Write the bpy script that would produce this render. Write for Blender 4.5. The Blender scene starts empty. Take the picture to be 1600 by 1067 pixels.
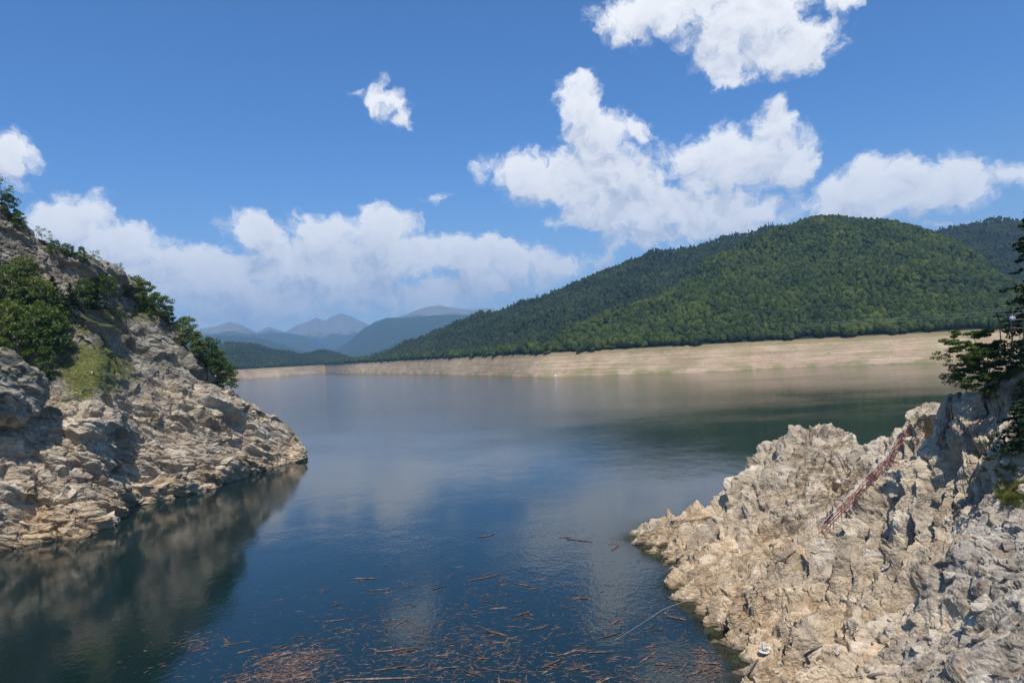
import bpy, bmesh, math, random
import numpy as np
from mathutils import Vector, Matrix

random.seed(7)
rng = np.random.default_rng(7)
scene = bpy.context.scene
COL = scene.collection

# ------------------------------------------------------------------ camera
F_PX, CX, CY = 1062.0, 800.0, 533.5
CAM_H = 45.0
PITCH, ROLL = math.radians(1.08), math.radians(3.12)
R0 = np.array([1.0, 0, 0]); FW = np.array([0, math.cos(PITCH), math.sin(PITCH)]); U0 = np.array([0, -math.sin(PITCH), math.cos(PITCH)])
RT = math.cos(ROLL) * R0 - math.sin(ROLL) * U0
UP = math.sin(ROLL) * R0 + math.cos(ROLL) * U0
CAM = np.array([0, 0, CAM_H])
cam_data = bpy.data.cameras.new('camera')
cam = bpy.data.objects.new('camera', cam_data); COL.objects.link(cam)
m = Matrix.Identity(4)
for i in range(3):
    m[i][0], m[i][1], m[i][2], m[i][3] = RT[i], UP[i], -FW[i], CAM[i]
cam.matrix_world = m
cam_data.sensor_width = 36.0
cam_data.lens = F_PX * 36.0 / 1600.0
cam_data.clip_start = 0.5
cam_data.clip_end = 60000
scene.camera = cam

SUN_EL, SUN_AZ = math.radians(58), math.radians(180 - 9)   # azimuth from +Y (view) clockwise: behind the camera, to the right
sun_dir = np.array([math.sin(SUN_AZ) * math.cos(SUN_EL), math.cos(SUN_AZ) * math.cos(SUN_EL), math.sin(SUN_EL)])


def ray(px, py):
    d = FW + (px - CX) / F_PX * RT - (py - CY) / F_PX * UP
    return d


def at_z(px, py, z):
    d = ray(px, py); return CAM + d * ((z - CAM_H) / d[2])


def at_d(px, py, dist):
    d = ray(px, py); return CAM + d * (dist / d[1])


def at_plane(px, py, p0, n, off):
    d = ray(px, py); return CAM + d * ((np.dot(p0 - CAM, n) + off) / np.dot(d, n))


def proj(P):
    q = P - CAM
    z = q @ FW
    return CX + F_PX * (q @ RT) / z, CY - F_PX * (q @ UP) / z, z


# ------------------------------------------------------------------ world: sky and clouds (by direction, at infinity)
class NT:
    def __init__(s, tree): s.t = tree; s.n = tree.nodes; s.l = tree.links
    def node(s, kind, **kw):
        n = s.n.new(kind)
        for k, v in kw.items(): setattr(n, k, v)
        return n
    def inp(s, sock, v):
        if isinstance(v, bpy.types.NodeSocket): s.l.new(v, sock)
        elif v is not None:
            try: sock.default_value = v
            except Exception: sock.default_value = tuple(v) + (1.0,)
    def math(s, op, a, b=None, c=None, clamp=False):
        n = s.node('ShaderNodeMath', operation=op, use_clamp=clamp)
        s.inp(n.inputs[0], a)
        if b is not None: s.inp(n.inputs[1], b)
        if c is not None: s.inp(n.inputs[2], c)
        return n.outputs[0]
    def vmath(s, op, a, b=None):
        n = s.node('ShaderNodeVectorMath', operation=op)
        s.inp(n.inputs[0], a)
        if b is not None: s.inp(n.inputs[1], b)
        return n.outputs['Value'] if op in ('LENGTH', 'DOT_PRODUCT') else n.outputs[0]
    def noise(s, vec, scale, detail=4, rough=0.55, dim='3D', out=0, dist=0.0):
        n = s.node('ShaderNodeTexNoise', noise_dimensions=dim)
        s.inp(n.inputs['Vector'], vec); n.inputs['Scale'].default_value = scale
        n.inputs['Detail'].default_value = detail; n.inputs['Roughness'].default_value = rough
        n.inputs['Distortion'].default_value = dist
        return n.outputs[out]
    def mix(s, f, a, b, blend='MIX'):
        n = s.node('ShaderNodeMix', data_type='RGBA', blend_type=blend)
        s.inp(n.inputs[0], f); s.inp(n.inputs[6], a); s.inp(n.inputs[7], b)
        return n.outputs[2]
    def ss(s, v, a, b, o0=0.0, o1=1.0, smooth=True):
        n = s.node('ShaderNodeMapRange', interpolation_type='SMOOTHSTEP' if smooth else 'LINEAR')
        s.inp(n.inputs[0], v); n.inputs[1].default_value = a; n.inputs[2].default_value = b
        n.inputs[3].default_value = o0; n.inputs[4].default_value = o1
        return n.outputs[0]
    def ramp(s, f, stops):
        n = s.node('ShaderNodeValToRGB'); s.inp(n.inputs[0], f)
        e = n.color_ramp.elements
        while len(e) < len(stops): e.new(0.5)
        for el, (p, c) in zip(e, stops): el.position = p; el.color = tuple(c) + (1,)
        return n.outputs[0]


world = bpy.data.worlds.new('World'); scene.world = world; world.use_nodes = True
world.node_tree.nodes.clear()
W = NT(world.node_tree)
sky = W.node('ShaderNodeTexSky', sky_type='NISHITA', sun_disc=False)
sky.sun_elevation = SUN_EL; sky.sun_rotation = SUN_AZ
sky.altitude = 800; sky.air_density = 1.0; sky.dust_density = 0.3; sky.ozone_density = 2.5
tc = W.node('ShaderNodeTexCoord').outputs['Generated']
sep = W.node('ShaderNodeSeparateXYZ'); W.l.new(tc, sep.inputs[0])
az = W.math('ARCTAN2', sep.outputs[0], sep.outputs[1])
el = W.math('ARCSINE', sep.outputs[2])
cmb = W.node('ShaderNodeCombineXYZ'); W.l.new(az, cmb.inputs[0]); W.l.new(el, cmb.inputs[1])
PUV = cmb.outputs[0]

CLOUDS = [  # pixel centre and radii of each cumulus lobe in the photograph, turned into azimuth and elevation below
    (105, 345, 75, 42), (190, 385, 100, 48), (60, 350, 45, 36), (140, 300, 45, 9), (270, 425, 70, 34),
    (405, 372, 62, 34), (500, 362, 62, 28), (595, 362, 60, 36), (350, 425, 120, 38), (480, 408, 130, 40), (630, 402, 110, 38),
    (725, 402, 90, 36), (805, 408, 60, 34), (880, 415, 55, 30), (940, 415, 40, 18), (410, 464, 150, 36), (560, 456, 110, 32), (690, 457, 100, 30),
    (905, 160, 40, 42), (945, 205, 70, 34), (1000, 200, 28, 30), (850, 275, 75, 44), (950, 275, 95, 60), (755, 268, 30, 18), (930, 335, 60, 30),
    (1010, 325, 130, 42), (1120, 335, 110, 46), (1150, 255, 105, 58), (1205, 205, 32, 38), (1090, 240, 50, 34), (1225, 260, 50, 40), (1040, 368, 140, 26),
    (1375, 300, 95, 52), (1300, 315, 50, 40), (1455, 300, 80, 48), (1560, 272, 60, 20), (1480, 353, 65, 9),
    (1050, 5, 120, 40), (1180, 25, 100, 50), (1225, 78, 92, 46), (1125, 105, 38, 32), (1320, 0, 55, 22),
    (612, 150, 34, 25), (636, 180, 20, 20), (568, 147, 16, 11), (5, 248, 55, 44), (682, 312, 32, 10), (860, 348, 24, 9), (80, 500, 60, 9), (330, 500, 40, 8), (240, 442, 130, 42), (450, 486, 140, 22), (620, 474, 80, 20), (560, 428, 110, 34), (770, 440, 80, 30), (500, 494, 70, 12), (1500, 300, 60, 36), (1590, 275, 50, 22),
]


def px_dir(px, py):
    d = ray(px, py); d = d / np.linalg.norm(d)
    return math.atan2(d[0], d[1]), math.asin(d[2])


w1 = W.noise(PUV, 7.0, 3, 0.55, out=1)
w2 = W.noise(PUV, 30.0, 4, 0.6, out=1)
wv = W.vmath('ADD', W.vmath('MULTIPLY', W.vmath('SUBTRACT', w1, (.5, .5, .5)), (0.085, 0.05, 0)),
             W.vmath('MULTIPLY', W.vmath('SUBTRACT', w2, (.5, .5, .5)), (0.045, 0.036, 0)))
PW = W.vmath('ADD', PUV, wv)


def lobes(vec):
    acc = None
    for (cx, cy, rx, ry) in CLOUDS:
        u, v = px_dir(cx, cy)
        c = 1.0 / (1 + ((cx - 800) / F_PX) ** 2)
        a = 1.08 * rx / F_PX * c; b = 1.06 * ry / F_PX * math.sqrt(c)
        ln = W.vmath('LENGTH', W.vmath('MULTIPLY', W.vmath('SUBTRACT', vec, (u, v, 0)), (1 / a, 1 / b, 0)))
        st_ = min(1.0, max(0.42, ry / 36.0)); ln = W.math('MULTIPLY_ADD', ln, st_, 1.0 - st_ - (0.0 if ry > 20 else 0.0) + (1 - st_) * 0.34)
        if acc is None: acc = ln
        else:
            n = W.node('ShaderNodeMath', operation='SMOOTH_MIN'); W.l.new(acc, n.inputs[0]); W.l.new(ln, n.inputs[1]); n.inputs[2].default_value = 0.25
            acc = n.outputs[0]
    return W.math('SUBTRACT', 1.0, acc)


# the rest of the dome carries clouds of the same kind
absu = W.math('ABSOLUTE', az)
outside = W.math('MAXIMUM', W.ss(absu, 0.70, 0.85), W.ss(el, 0.55, 0.68))
gen = W.ss(W.noise(PUV, 3.2, 3, 0.5), 0.50, 0.75, -0.9, 0.9, False)
gen = W.math('SUBTRACT', gen, W.ss(el, 0.5, 1.3, 0.0, 0.5))


def density(vec, nvec, fine):
    e = W.math('MAXIMUM', lobes(vec), -1.0)
    g = W.node('ShaderNodeMix'); W.l.new(outside, g.inputs[0]); W.l.new(e, g.inputs[2]); W.l.new(gen, g.inputs[3])
    n1 = W.noise(nvec, 24.0, fine, 0.66); n2 = W.noise(nvec, 11.0, 2, 0.5)
    nn_ = W.math('ADD', W.math('MULTIPLY', W.math('SUBTRACT', n1, 0.5), 2.0), W.math('MULTIPLY', W.math('SUBTRACT', n2, 0.5), 0.7))
    return g.outputs[0], nn_


e0, n0 = density(PW, PW, 10)
e1, nn1 = density(W.vmath('ADD', PW, (0.008, 0.040, 0)), W.vmath('ADD', PW, (0.006, 0.016, 0)), 5)
d0 = W.math('ADD', e0, n0)
alpha = W.math('MULTIPLY', W.ss(d0, -0.12, 0.44), W.ss(e0, -0.55, 0.12))
alpha = W.math('MULTIPLY', alpha, W.ss(el, 0.0, 0.05))
lit = W.math('ADD', 0.68, W.math('ADD', W.math('MULTIPLY', W.math('SUBTRACT', e0, e1), 0.36), W.math('MULTIPLY', W.math('SUBTRACT', n0, nn1), 0.62)), clamp=True)
thick = W.ss(d0, 0.2, 1.1)
lit = W.math('SUBTRACT', lit, W.math('MULTIPLY', thick, 0.20), clamp=True)
ccol = W.ramp(lit, [(0.0, (3.6, 4.2, 5.4)), (0.40, (6.0, 6.5, 7.5)), (0.66, (9.0, 9.1, 9.4)), (1.0, (10.6, 10.6, 10.6))])
skyc = W.mix(1.0, sky.outputs[0], W.mix(W.ss(el, 0.02, 0.34), (1.05, 1.16, 1.22, 1), (0.50, 0.97, 1.44, 1)), 'MULTIPLY')
fin = W.mix(alpha, skyc, ccol)
bg = W.node('ShaderNodeBackground'); W.l.new(fin, bg.inputs[0]); bg.inputs[1].default_value = 0.10
wo = W.node('ShaderNodeOutputWorld'); W.l.new(bg.outputs[0], wo.inputs[0])
world.cycles.sampling_method = 'MANUAL'; world.cycles.sample_map_resolution = 512

sun_data = bpy.data.lights.new('sun', 'SUN'); sun_data.energy = 4.9; sun_data.angle = math.radians(0.53); sun_data.color = (1.0, 0.95, 0.87)
sun = bpy.data.objects.new('sun', sun_data); COL.objects.link(sun)
sun.rotation_euler = Vector(sun_dir).to_track_quat('Z', 'Y').to_euler()

scene.view_settings.view_transform = 'Standard'; scene.view_settings.look = 'None'
scene.view_settings.exposure = 0.10; scene.view_settings.gamma = 1.0
scene.render.engine = 'CYCLES'
c = scene.cycles
c.max_bounces = 5; c.diffuse_bounces = 2; c.glossy_bounces = 2; c.transmission_bounces = 2; c.transparent_max_bounces = 8; c.volume_bounces = 0
c.use_denoising = True
c.caustics_reflective = False; c.caustics_refractive = False


# ------------------------------------------------------------------ numpy noise
def h32(ix, iy, iz, seed):
    with np.errstate(over='ignore'):
        h = (ix.astype(np.uint32) * np.uint32(374761393) + iy.astype(np.uint32) * np.uint32(668265263)
             + iz.astype(np.uint32) * np.uint32(2147483647) + np.uint32((seed * 974634 + 12345) & 0xffffffff))
        h = (h ^ (h >> np.uint32(13))) * np.uint32(1274126177)
        h = (h ^ (h >> np.uint32(16))) * np.uint32(2246822519)
        h = h ^ (h >> np.uint32(15))
    return h


def frac(h, k):
    with np.errstate(over='ignore'):
        h = (h + np.uint32(k * 2654435 + 97)) * np.uint32(2654435761)
        h = (h ^ (h >> np.uint32(15))) * np.uint32(2246822519)
        h = h ^ (h >> np.uint32(13))
    return h.astype(np.float32) * np.float32(1 / 4294967296.0)


def perlin(P, seed=0):
    sh = P.shape[:-1]; P = P.reshape(-1, 3).astype(np.float32)
    i = np.floor(P).astype(np.int32); f = P - i
    u = f * f * f * (f * (f * 6 - 15) + 10)
    out = 0
    for dx in (0, 1):
        for dy in (0, 1):
            for dz in (0, 1):
                h = h32(i[:, 0] + dx, i[:, 1] + dy, i[:, 2] + dz, seed)
                g = (frac(h, 1) * 2 - 1) * (f[:, 0] - dx) + (frac(h, 2) * 2 - 1) * (f[:, 1] - dy) + (frac(h, 3) * 2 - 1) * (f[:, 2] - dz)
                w = (u[:, 0] if dx else 1 - u[:, 0]) * (u[:, 1] if dy else 1 - u[:, 1]) * (u[:, 2] if dz else 1 - u[:, 2])
                out = out + g * w
    return out.reshape(sh)


def fbm(P, octaves=4, seed=0, gain=0.5):
    a, s, o = 1.0, 0.0, 0.0
    for k in range(octaves):
        o = o + a * perlin(P * (2.0 ** k), seed + k); s += a; a *= gain
    return o / s * 1.6


def facets(P, M, seed=0, bl=0.3):
    """broken-rock noise: every cell is a block with its own offset and tilted face; bl = width of the worn edge"""
    sh = P.shape[:-1]
    q = (P.reshape(-1, 3) @ np.asarray(M).T).astype(np.float32)
    i = np.floor(q).astype(np.int32); n = len(q)
    b1 = np.full(n, 1e9, np.float32); b2 = np.full(n, 1e9, np.float32)
    h1 = np.zeros(n, np.uint32); h2 = np.zeros(n, np.uint32); c1 = np.zeros((n, 3), np.float32); c2 = np.zeros((n, 3), np.float32)
    for dx in (-1, 0, 1):
        for dy in (-1, 0, 1):
            for dz in (-1, 0, 1):
                ci = i + np.array([dx, dy, dz], np.int32)
                h = h32(ci[:, 0], ci[:, 1], ci[:, 2], seed)
                dv = q - np.stack([ci[:, 0] + frac(h, 1), ci[:, 1] + frac(h, 2), ci[:, 2] + frac(h, 3)], 1).astype(np.float32)
                d = np.einsum('ij,ij->i', dv, dv)
                m1 = d < b1; m2 = (~m1) & (d < b2)
                b2 = np.where(m1, b1, np.where(m2, d, b2)); h2 = np.where(m1, h1, np.where(m2, h, h2))
                c2[m2] = dv[m2]; c2[m1] = c1[m1]
                b1 = np.where(m1, d, b1); h1 = np.where(m1, h, h1); c1[m1] = dv[m1]
    edge = np.sqrt(b2) - np.sqrt(b1)
    w = np.clip(edge / bl, 0, 1); w = .5 + .5 * w
    til = lambda h, v: (frac(h, 4) * 2 - 1) * v[:, 0] + (frac(h, 5) * 2 - 1) * v[:, 1] + (frac(h, 6) * 2 - 1) * v[:, 2]
    off = (frac(h1, 7) * 2 - 1) * w + (frac(h2, 7) * 2 - 1) * (1 - w)
    bt = til(h1, c1) * w + til(h2, c2) * (1 - w)
    return off.reshape(sh), bt.reshape(sh), edge.reshape(sh), frac(h1, 8).reshape(sh)


def basis(long_dir, up_hint, s_long, s_b, s_c):
    a = np.array(long_dir, float); a /= np.linalg.norm(a)
    b = np.cross(up_hint, a); b /= np.linalg.norm(b)
    c_ = np.cross(a, b)
    return np.stack([a / s_long, b / s_b, c_ / s_c])


def normals(P):
    du = np.gradient(P, axis=1); dv = np.gradient(P, axis=0)
    n = np.cross(du, dv); n /= (np.linalg.norm(n, axis=-1, keepdims=True) + 1e-9)
    return n


def hermite(keys, vals, x):
    """smooth interpolation through control values (rows of vals) at keys"""
    keys = np.asarray(keys, float); vals = np.asarray(vals, float)
    mm = np.zeros_like(vals)
    dx = np.diff(keys); sl = np.diff(vals, axis=0) / dx.reshape(-1, *([1] * (vals.ndim - 1)))
    mm[1:-1] = (sl[1:] + sl[:-1]) / 2; mm[0] = sl[0]; mm[-1] = sl[-1]
    k = np.clip(np.searchsorted(keys, x, side='right') - 1, 0, len(keys) - 2)
    sh = (-1,) + (1,) * (vals.ndim - 1)
    t = ((x - keys[k]) / dx[k]).reshape(sh); d = dx[k].reshape(sh)
    return ((2 * t ** 3 - 3 * t ** 2 + 1) * vals[k] + (t ** 3 - 2 * t ** 2 + t) * d * mm[k]
            + (-2 * t ** 3 + 3 * t ** 2) * vals[k + 1] + (t ** 3 - t ** 2) * d * mm[k + 1])


# ------------------------------------------------------------------ mesh helpers
def tag(o, label=None, cat=None, group=None, kind=None):
    if label: o['label'] = label
    if cat: o['category'] = cat
    if group: o['group'] = group
    if kind: o['kind'] = kind
    return o


def link(name, me, mat=None, parent=None, loc=None):
    o = bpy.data.objects.new(name, me); COL.objects.link(o)
    if mat is not None and me is not None and not me.materials: me.materials.append(mat)
    if parent is not None: o.parent = parent
    if loc is not None: o.location = loc
    return o


def empty(name, loc=(0, 0, 0), rz=0.0):
    o = bpy.data.objects.new(name, None); COL.objects.link(o); o.location = loc; o.rotation_euler = (0, 0, rz); return o


def poly_mesh(name, V, Fc, smooth=False):
    me = bpy.data.meshes.new(name)
    V = np.asarray(V, np.float32); Fc = np.asarray(Fc, np.int32)
    k = Fc.shape[1]
    me.vertices.add(len(V)); me.vertices.foreach_set('co', V.ravel())
    me.loops.add(Fc.size); me.polygons.add(len(Fc))
    me.polygons.foreach_set('loop_start', np.arange(len(Fc), dtype=np.int32) * k)
    me.loops.foreach_set('vertex_index', Fc.ravel())
    me.update(calc_edges=True)
    me.polygons.foreach_set('use_smooth', np.full(len(Fc), smooth))
    return me


def grid_mesh(name, P, attrs=None, smooth=False, keep=None, flip=False):
    nr, nc = P.shape[:2]
    idx = np.arange(nr * nc).reshape(nr, nc)
    q = np.stack([idx[:-1, :-1], idx[:-1, 1:], idx[1:, 1:], idx[1:, :-1]], -1).reshape(-1, 4)
    if flip: q = q[:, ::-1]
    V = P.reshape(-1, 3)
    A = {k: np.asarray(v, np.float32).reshape(-1) for k, v in (attrs or {}).items()}
    if keep is not None:
        q = q[keep.reshape(-1)]
        used = np.unique(q); remap = np.zeros(nr * nc, np.int32); remap[used] = np.arange(len(used))
        q = remap[q]; V = V[used]; A = {k: v[used] for k, v in A.items()}
    me = poly_mesh(name, V, q, smooth)
    for k, v in A.items():
        a = me.attributes.new(k, 'FLOAT', 'POINT'); a.data.foreach_set('value', v)
    return me


class Buf:
    """collects primitive shapes into one mesh"""
    def __init__(s): s.v = []; s.f = []
    def add(s, vs, fs):
        b = len(s.v); s.v += [tuple(x) for x in vs]; s.f += [[i + b for i in f] for f in fs]
    def tube(s, pts, rad, n=6, cap=True):
        pts = [Vector(p) for p in pts]
        if not hasattr(rad, '__len__'): rad = [rad] * len(pts)
        b = len(s.v)
        for i, p in enumerate(pts):
            t = (pts[min(i + 1, len(pts) - 1)] - pts[max(i - 1, 0)]).normalized()
            a = t.cross(Vector((0, 0, 1)));
            if a.length < 1e-3: a = t.cross(Vector((1, 0, 0)))
            a.normalize(); bb = t.cross(a)
            for k in range(n):
                w = 2 * math.pi * k / n
                s.v.append(tuple(p + (a * math.cos(w) + bb * math.sin(w)) * rad[i]))
        for i in range(len(pts) - 1):
            for k in range(n):
                k2 = (k + 1) % n
                s.f.append([b + i * n + k, b + i * n + k2, b + (i + 1) * n + k2, b + (i + 1) * n + k])
        if cap:
            s.f.append([b + k for k in range(n)][::-1]); s.f.append([b + (len(pts) - 1) * n + k for k in range(n)])
    def box(s, c_, sx, sy, sz, ax=None):
        ax = ax or (Vector((1, 0, 0)), Vector((0, 1, 0)), Vector((0, 0, 1)))
        c_ = Vector(c_); vs = []
        for z in (-1, 1):
            for y in (-1, 1):
                for x in (-1, 1): vs.append(c_ + ax[0] * x * sx / 2 + ax[1] * y * sy / 2 + ax[2] * z * sz / 2)
        s.add(vs, [[0, 2, 3, 1], [4, 5, 7, 6], [0, 1, 5, 4], [2, 6, 7, 3], [0, 4, 6, 2], [1, 3, 7, 5]])
    def mesh(s, name, smooth=False):
        me = bpy.data.meshes.new(name); me.from_pydata(s.v, [], s.f); me.update()
        me.polygons.foreach_set('use_smooth', np.full(len(me.polygons), smooth)); return me


# ------------------------------------------------------------------ materials
def new_mat(name):
    mt = bpy.data.materials.new(name); mt.use_nodes = True; mt.node_tree.nodes.clear()
    n = NT(mt.node_tree); out = n.node('ShaderNodeOutputMaterial')
    p = n.node('ShaderNodeBsdfPrincipled'); n.l.new(p.outputs[0], out.inputs[0])
    return mt, n, p, out


def geo_pos(n): return n.node('ShaderNodeNewGeometry').outputs['Position']
def attr(n, name): return n.node('ShaderNodeAttribute', attribute_name=name).outputs['Fac']


def bump(n, p, h, strength, dist):
    b = n.node('ShaderNodeBump'); b.inputs['Strength'].default_value = strength; b.inputs['Distance'].default_value = dist
    n.l.new(h, b.inputs['Height']); n.l.new(b.outputs[0], p.inputs['Normal'])


def plain(name, col, rough=0.8, spec=0.3, var=0.25, scale=6.0):
    mt, n, p, o = new_mat(name)
    pos = n.node('ShaderNodeTexCoord').outputs['Object']
    v = n.ss(n.noise(pos, scale, 4), 0.3, 0.7, 1 - var, 1 + var, False)
    colr = n.mix(1.0, tuple(col) + (1,), v, 'MULTIPLY')
    n.l.new(colr, p.inputs['Base Color']); p.inputs['Roughness'].default_value = rough; p.inputs['Specular IOR Level'].default_value = spec
    return mt


def rock_mat(name, warm):
    mt, n, p, o = new_mat(name)
    pos = geo_pos(n); z = n.node('ShaderNodeSeparateXYZ'); n.l.new(pos, z.inputs[0]); z = z.outputs[2]
    tint, t2 = attr(n, 'tint'), attr(n, 'tint2')
    nz = n.noise(pos, 0.09, 5, 0.6); nm = n.noise(pos, 0.55, 5, 0.65); nf = n.noise(pos, 3.0, 5, 0.7)
    k = n.math('ADD', n.math('MULTIPLY', tint, 0.62), n.math('ADD', n.math('MULTIPLY', t2, 0.28), n.ss(nm, 0.25, 0.75, -0.08, 0.30, False)))
    pale = n.ramp(k, [(0.12, (0.23, 0.185, 0.135)), (0.38, (0.40, 0.32, 0.23)), (0.60, (0.55, 0.455, 0.33)), (0.85, (0.67, 0.575, 0.45)), (1.0, (0.74, 0.66, 0.55))])
    grey = n.ramp(k, [(0.15, (0.23, 0.195, 0.15)), (0.45, (0.41, 0.35, 0.275)), (0.75, (0.57, 0.50, 0.405)), (1.0, (0.70, 0.63, 0.53))])
    old = n.ramp(k, [(0.15, (0.12, 0.108, 0.085)), (0.45, (0.26, 0.23, 0.18)), (0.75, (0.40, 0.355, 0.285)), (1.0, (0.52, 0.475, 0.40))])
    g = n.ss(n.math('ADD', nz, n.math('MULTIPLY', attr(n, 'greyness'), 0.5)), 0.52, 0.72)
    colr = n.mix(g, pale, grey)
    zz = n.math('ADD', z, n.math('MULTIPLY', n.math('SUBTRACT', nz, 0.5), 22.0))
    colr = n.mix(n.ss(zz, 33.0, 45.0), colr, old)                       # old rock above the full-pool line keeps its lichen
    low = n.ss(zz, 2.0, 14.0, warm, 0.0)
    colr = n.mix(low, colr, n.mix(1.0, colr, (1.16, 0.98, 0.74, 1), 'MULTIPLY'))
    rust = n.math('MULTIPLY', n.ss(n.noise(pos, 0.25, 4, 0.6), 0.58, 0.72), 0.45)
    colr = n.mix(rust, colr, n.mix(1.0, colr, (1.15, 0.82, 0.55, 1), 'MULTIPLY'))
    colr = n.mix(n.ss(nf, 0.35, 0.65, 0.0, 1.0), n.mix(1.0, colr, (0.78, 0.77, 0.76, 1), 'MULTIPLY'), colr)
    ve = n.node('ShaderNodeTexVoronoi', feature='DISTANCE_TO_EDGE'); ve.inputs['Scale'].default_value = 0.34
    n.l.new(n.vmath('MULTIPLY', n.vmath('ADD', pos, n.vmath('MULTIPLY', n.noise(pos, 0.6, 4, 0.6, out=1), (2.2, 2.2, 2.2))), (1.0, 0.6, 1.5)), ve.inputs['Vector'])
    colr = n.mix(n.ss(ve.outputs['Distance'], 0.0, 0.05, 0.5, 0.0), colr, n.mix(1.0, colr, (0.35, 0.33, 0.31, 1), 'MULTIPLY'))
    gr = attr(n, 'grass')
    gcol = n.ramp(n.noise(pos, 0.5, 5, 0.7), [(0.3, (0.22, 0.17, 0.08)), (0.45, (0.17, 0.17, 0.05)), (0.7, (0.12, 0.15, 0.035))])
    gm = n.ss(n.math('ADD', gr, n.math('MULTIPLY', n.math('SUBTRACT', nm, 0.5), 0.9)), 0.42, 0.58)
    colr = n.mix(gm, colr, gcol)
    wet = n.ss(n.math('ADD', z, n.math('MULTIPLY', nm, -0.5)), 0.0, 0.35, 0.45, 1.0)
    colr = n.mix(1.0, colr, wet, 'MULTIPLY')
    colr = n.mix(n.ss(z, -1.2, -0.1, 1.0, 0.0), colr, (0.07, 0.062, 0.025, 1))   # algae below the water
    n.l.new(colr, p.inputs['Base Color']); p.inputs['Roughness'].default_value = 0.9; p.inputs['Specular IOR Level'].default_value = 0.2
    wp = n.vmath('ADD', pos, n.vmath('MULTIPLY', n.noise(pos, 0.9, 3, 0.6, out=1), (0.9, 0.9, 0.9)))
    mp_ = n.node('ShaderNodeMapping'); n.l.new(wp, mp_.inputs[0]); mp_.inputs['Rotation'].default_value = (0.5, 0.75, 0.4); mp_.inputs['Scale'].default_value = (1.0, 0.28, 1.7)
    hs = None
    for sc_, am_ in ((0.8, 1.0), (2.1, 0.45)):
        v_ = n.node('ShaderNodeTexVoronoi', distance='CHEBYCHEV'); n.l.new(mp_.outputs[0], v_.inputs['Vector']); v_.inputs['Scale'].default_value = sc_
        t_ = n.math('MULTIPLY', v_.outputs['Distance'], -am_); hs = t_ if hs is None else n.math('ADD', hs, t_)
    hb = n.math('ADD', n.math('MULTIPLY', nf, 0.55), hs)
    bump(n, p, hb, 1.0, 0.30)
    return mt


M_CLIFF = rock_mat('cliff_rock', 0.5)
M_SLOPE = rock_mat('slope_rock', 0.5)


def leaf_mat(name, stops, transl=0.35, noise_scale=0.6, ow=0.72, na=0.9):
    mt, n, p, o = new_mat(name)
    oi = n.node('ShaderNodeObjectInfo').outputs['Random']
    pos = geo_pos(n)
    k = n.math('ADD', n.math('MULTIPLY', oi, ow), n.math('MULTIPLY', n.math('SUBTRACT', n.noise(pos, noise_scale, 3, 0.6), 0.36), na), clamp=True)
    colr = n.ramp(k, stops)
    n.l.new(colr, p.inputs['Base Color']); p.inputs['Roughness'].default_value = 0.6; p.inputs['Specular IOR Level'].default_value = 0.25
    tr = n.node('ShaderNodeBsdfTranslucent'); n.l.new(n.mix(1.0, colr, (1.2, 1.25, 0.6, 1), 'MULTIPLY'), tr.inputs[0])
    mx = n.node('ShaderNodeMixShader'); mx.inputs[0].default_value = transl
    n.l.new(p.outputs[0], mx.inputs[1]); n.l.new(tr.outputs[0], mx.inputs[2]); n.l.new(mx.outputs[0], o.inputs[0])
    return mt


M_FOREST = leaf_mat('forest_leaves', [(0.0, (0.022, 0.042, 0.010)), (0.35, (0.050, 0.082, 0.014)), (0.7, (0.095, 0.130, 0.018)), (1.0, (0.18, 0.20, 0.034))], 0.15, 0.010, 0.50, 1.5)
M_FOREST2 = leaf_mat('ridge_forest_leaves', [(0.0, (0.022, 0.040, 0.013)), (0.5, (0.046, 0.072, 0.018)), (1.0, (0.10, 0.122, 0.028))], 0.12, 0.007, 0.45, 1.4)
M_LEAF = leaf_mat('broad_leaves', [(0.0, (0.055, 0.095, 0.02)), (0.5, (0.095, 0.145, 0.03)), (1.0, (0.17, 0.20, 0.045))], 0.35)
M_PALELEAF = leaf_mat('pale_leaves', [(0.0, (0.10, 0.125, 0.05)), (1.0, (0.17, 0.18, 0.08))], 0.4)
M_NEEDLE = leaf_mat('needles', [(0.0, (0.022, 0.042, 0.016)), (0.6, (0.042, 0.068, 0.020)), (1.0, (0.085, 0.105, 0.025))], 0.2)
M_GRASS = leaf_mat('grass_blades', [(0.0, (0.26, 0.21, 0.08)), (0.5, (0.19, 0.20, 0.05)), (1.0, (0.12, 0.16, 0.035))], 0.3)
M_BARK = plain('bark', (0.10, 0.08, 0.06), 0.9)
M_REDPAINT = plain('red_oxide_paint', (0.23, 0.06, 0.045), 0.6, 0.4, 0.35, 3)
M_TREAD = plain('rusty_grating', (0.16, 0.10, 0.08), 0.8)
M_WHITEPAINT = plain('weathered_white_paint', (0.70, 0.67, 0.64), 0.6, 0.4, 0.2, 3)
M_METAL = plain('dark_green_metal', (0.025, 0.045, 0.035), 0.6)
M_WOODDECK = plain('deck_wood', (0.20, 0.13, 0.08), 0.8)


def drift_mat():
    mt, n, p, o = new_mat('driftwood')
    oi = n.node('ShaderNodeObjectInfo').outputs['Random']; pos = geo_pos(n)
    k = n.math('ADD', n.math('MULTIPLY', oi, 0.35), n.ss(n.noise(pos, 1.7, 4, 0.7), 0.3, 0.75, -0.1, 0.75, False))
    n.l.new(n.ramp(k, [(0.1, (0.045, 0.027, 0.021)), (0.5, (0.125, 0.075, 0.055)), (0.8, (0.25, 0.17, 0.125)), (1.0, (0.48, 0.40, 0.33))]), p.inputs['Base Color'])
    p.inputs['Roughness'].default_value = 0.75
    return mt


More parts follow.
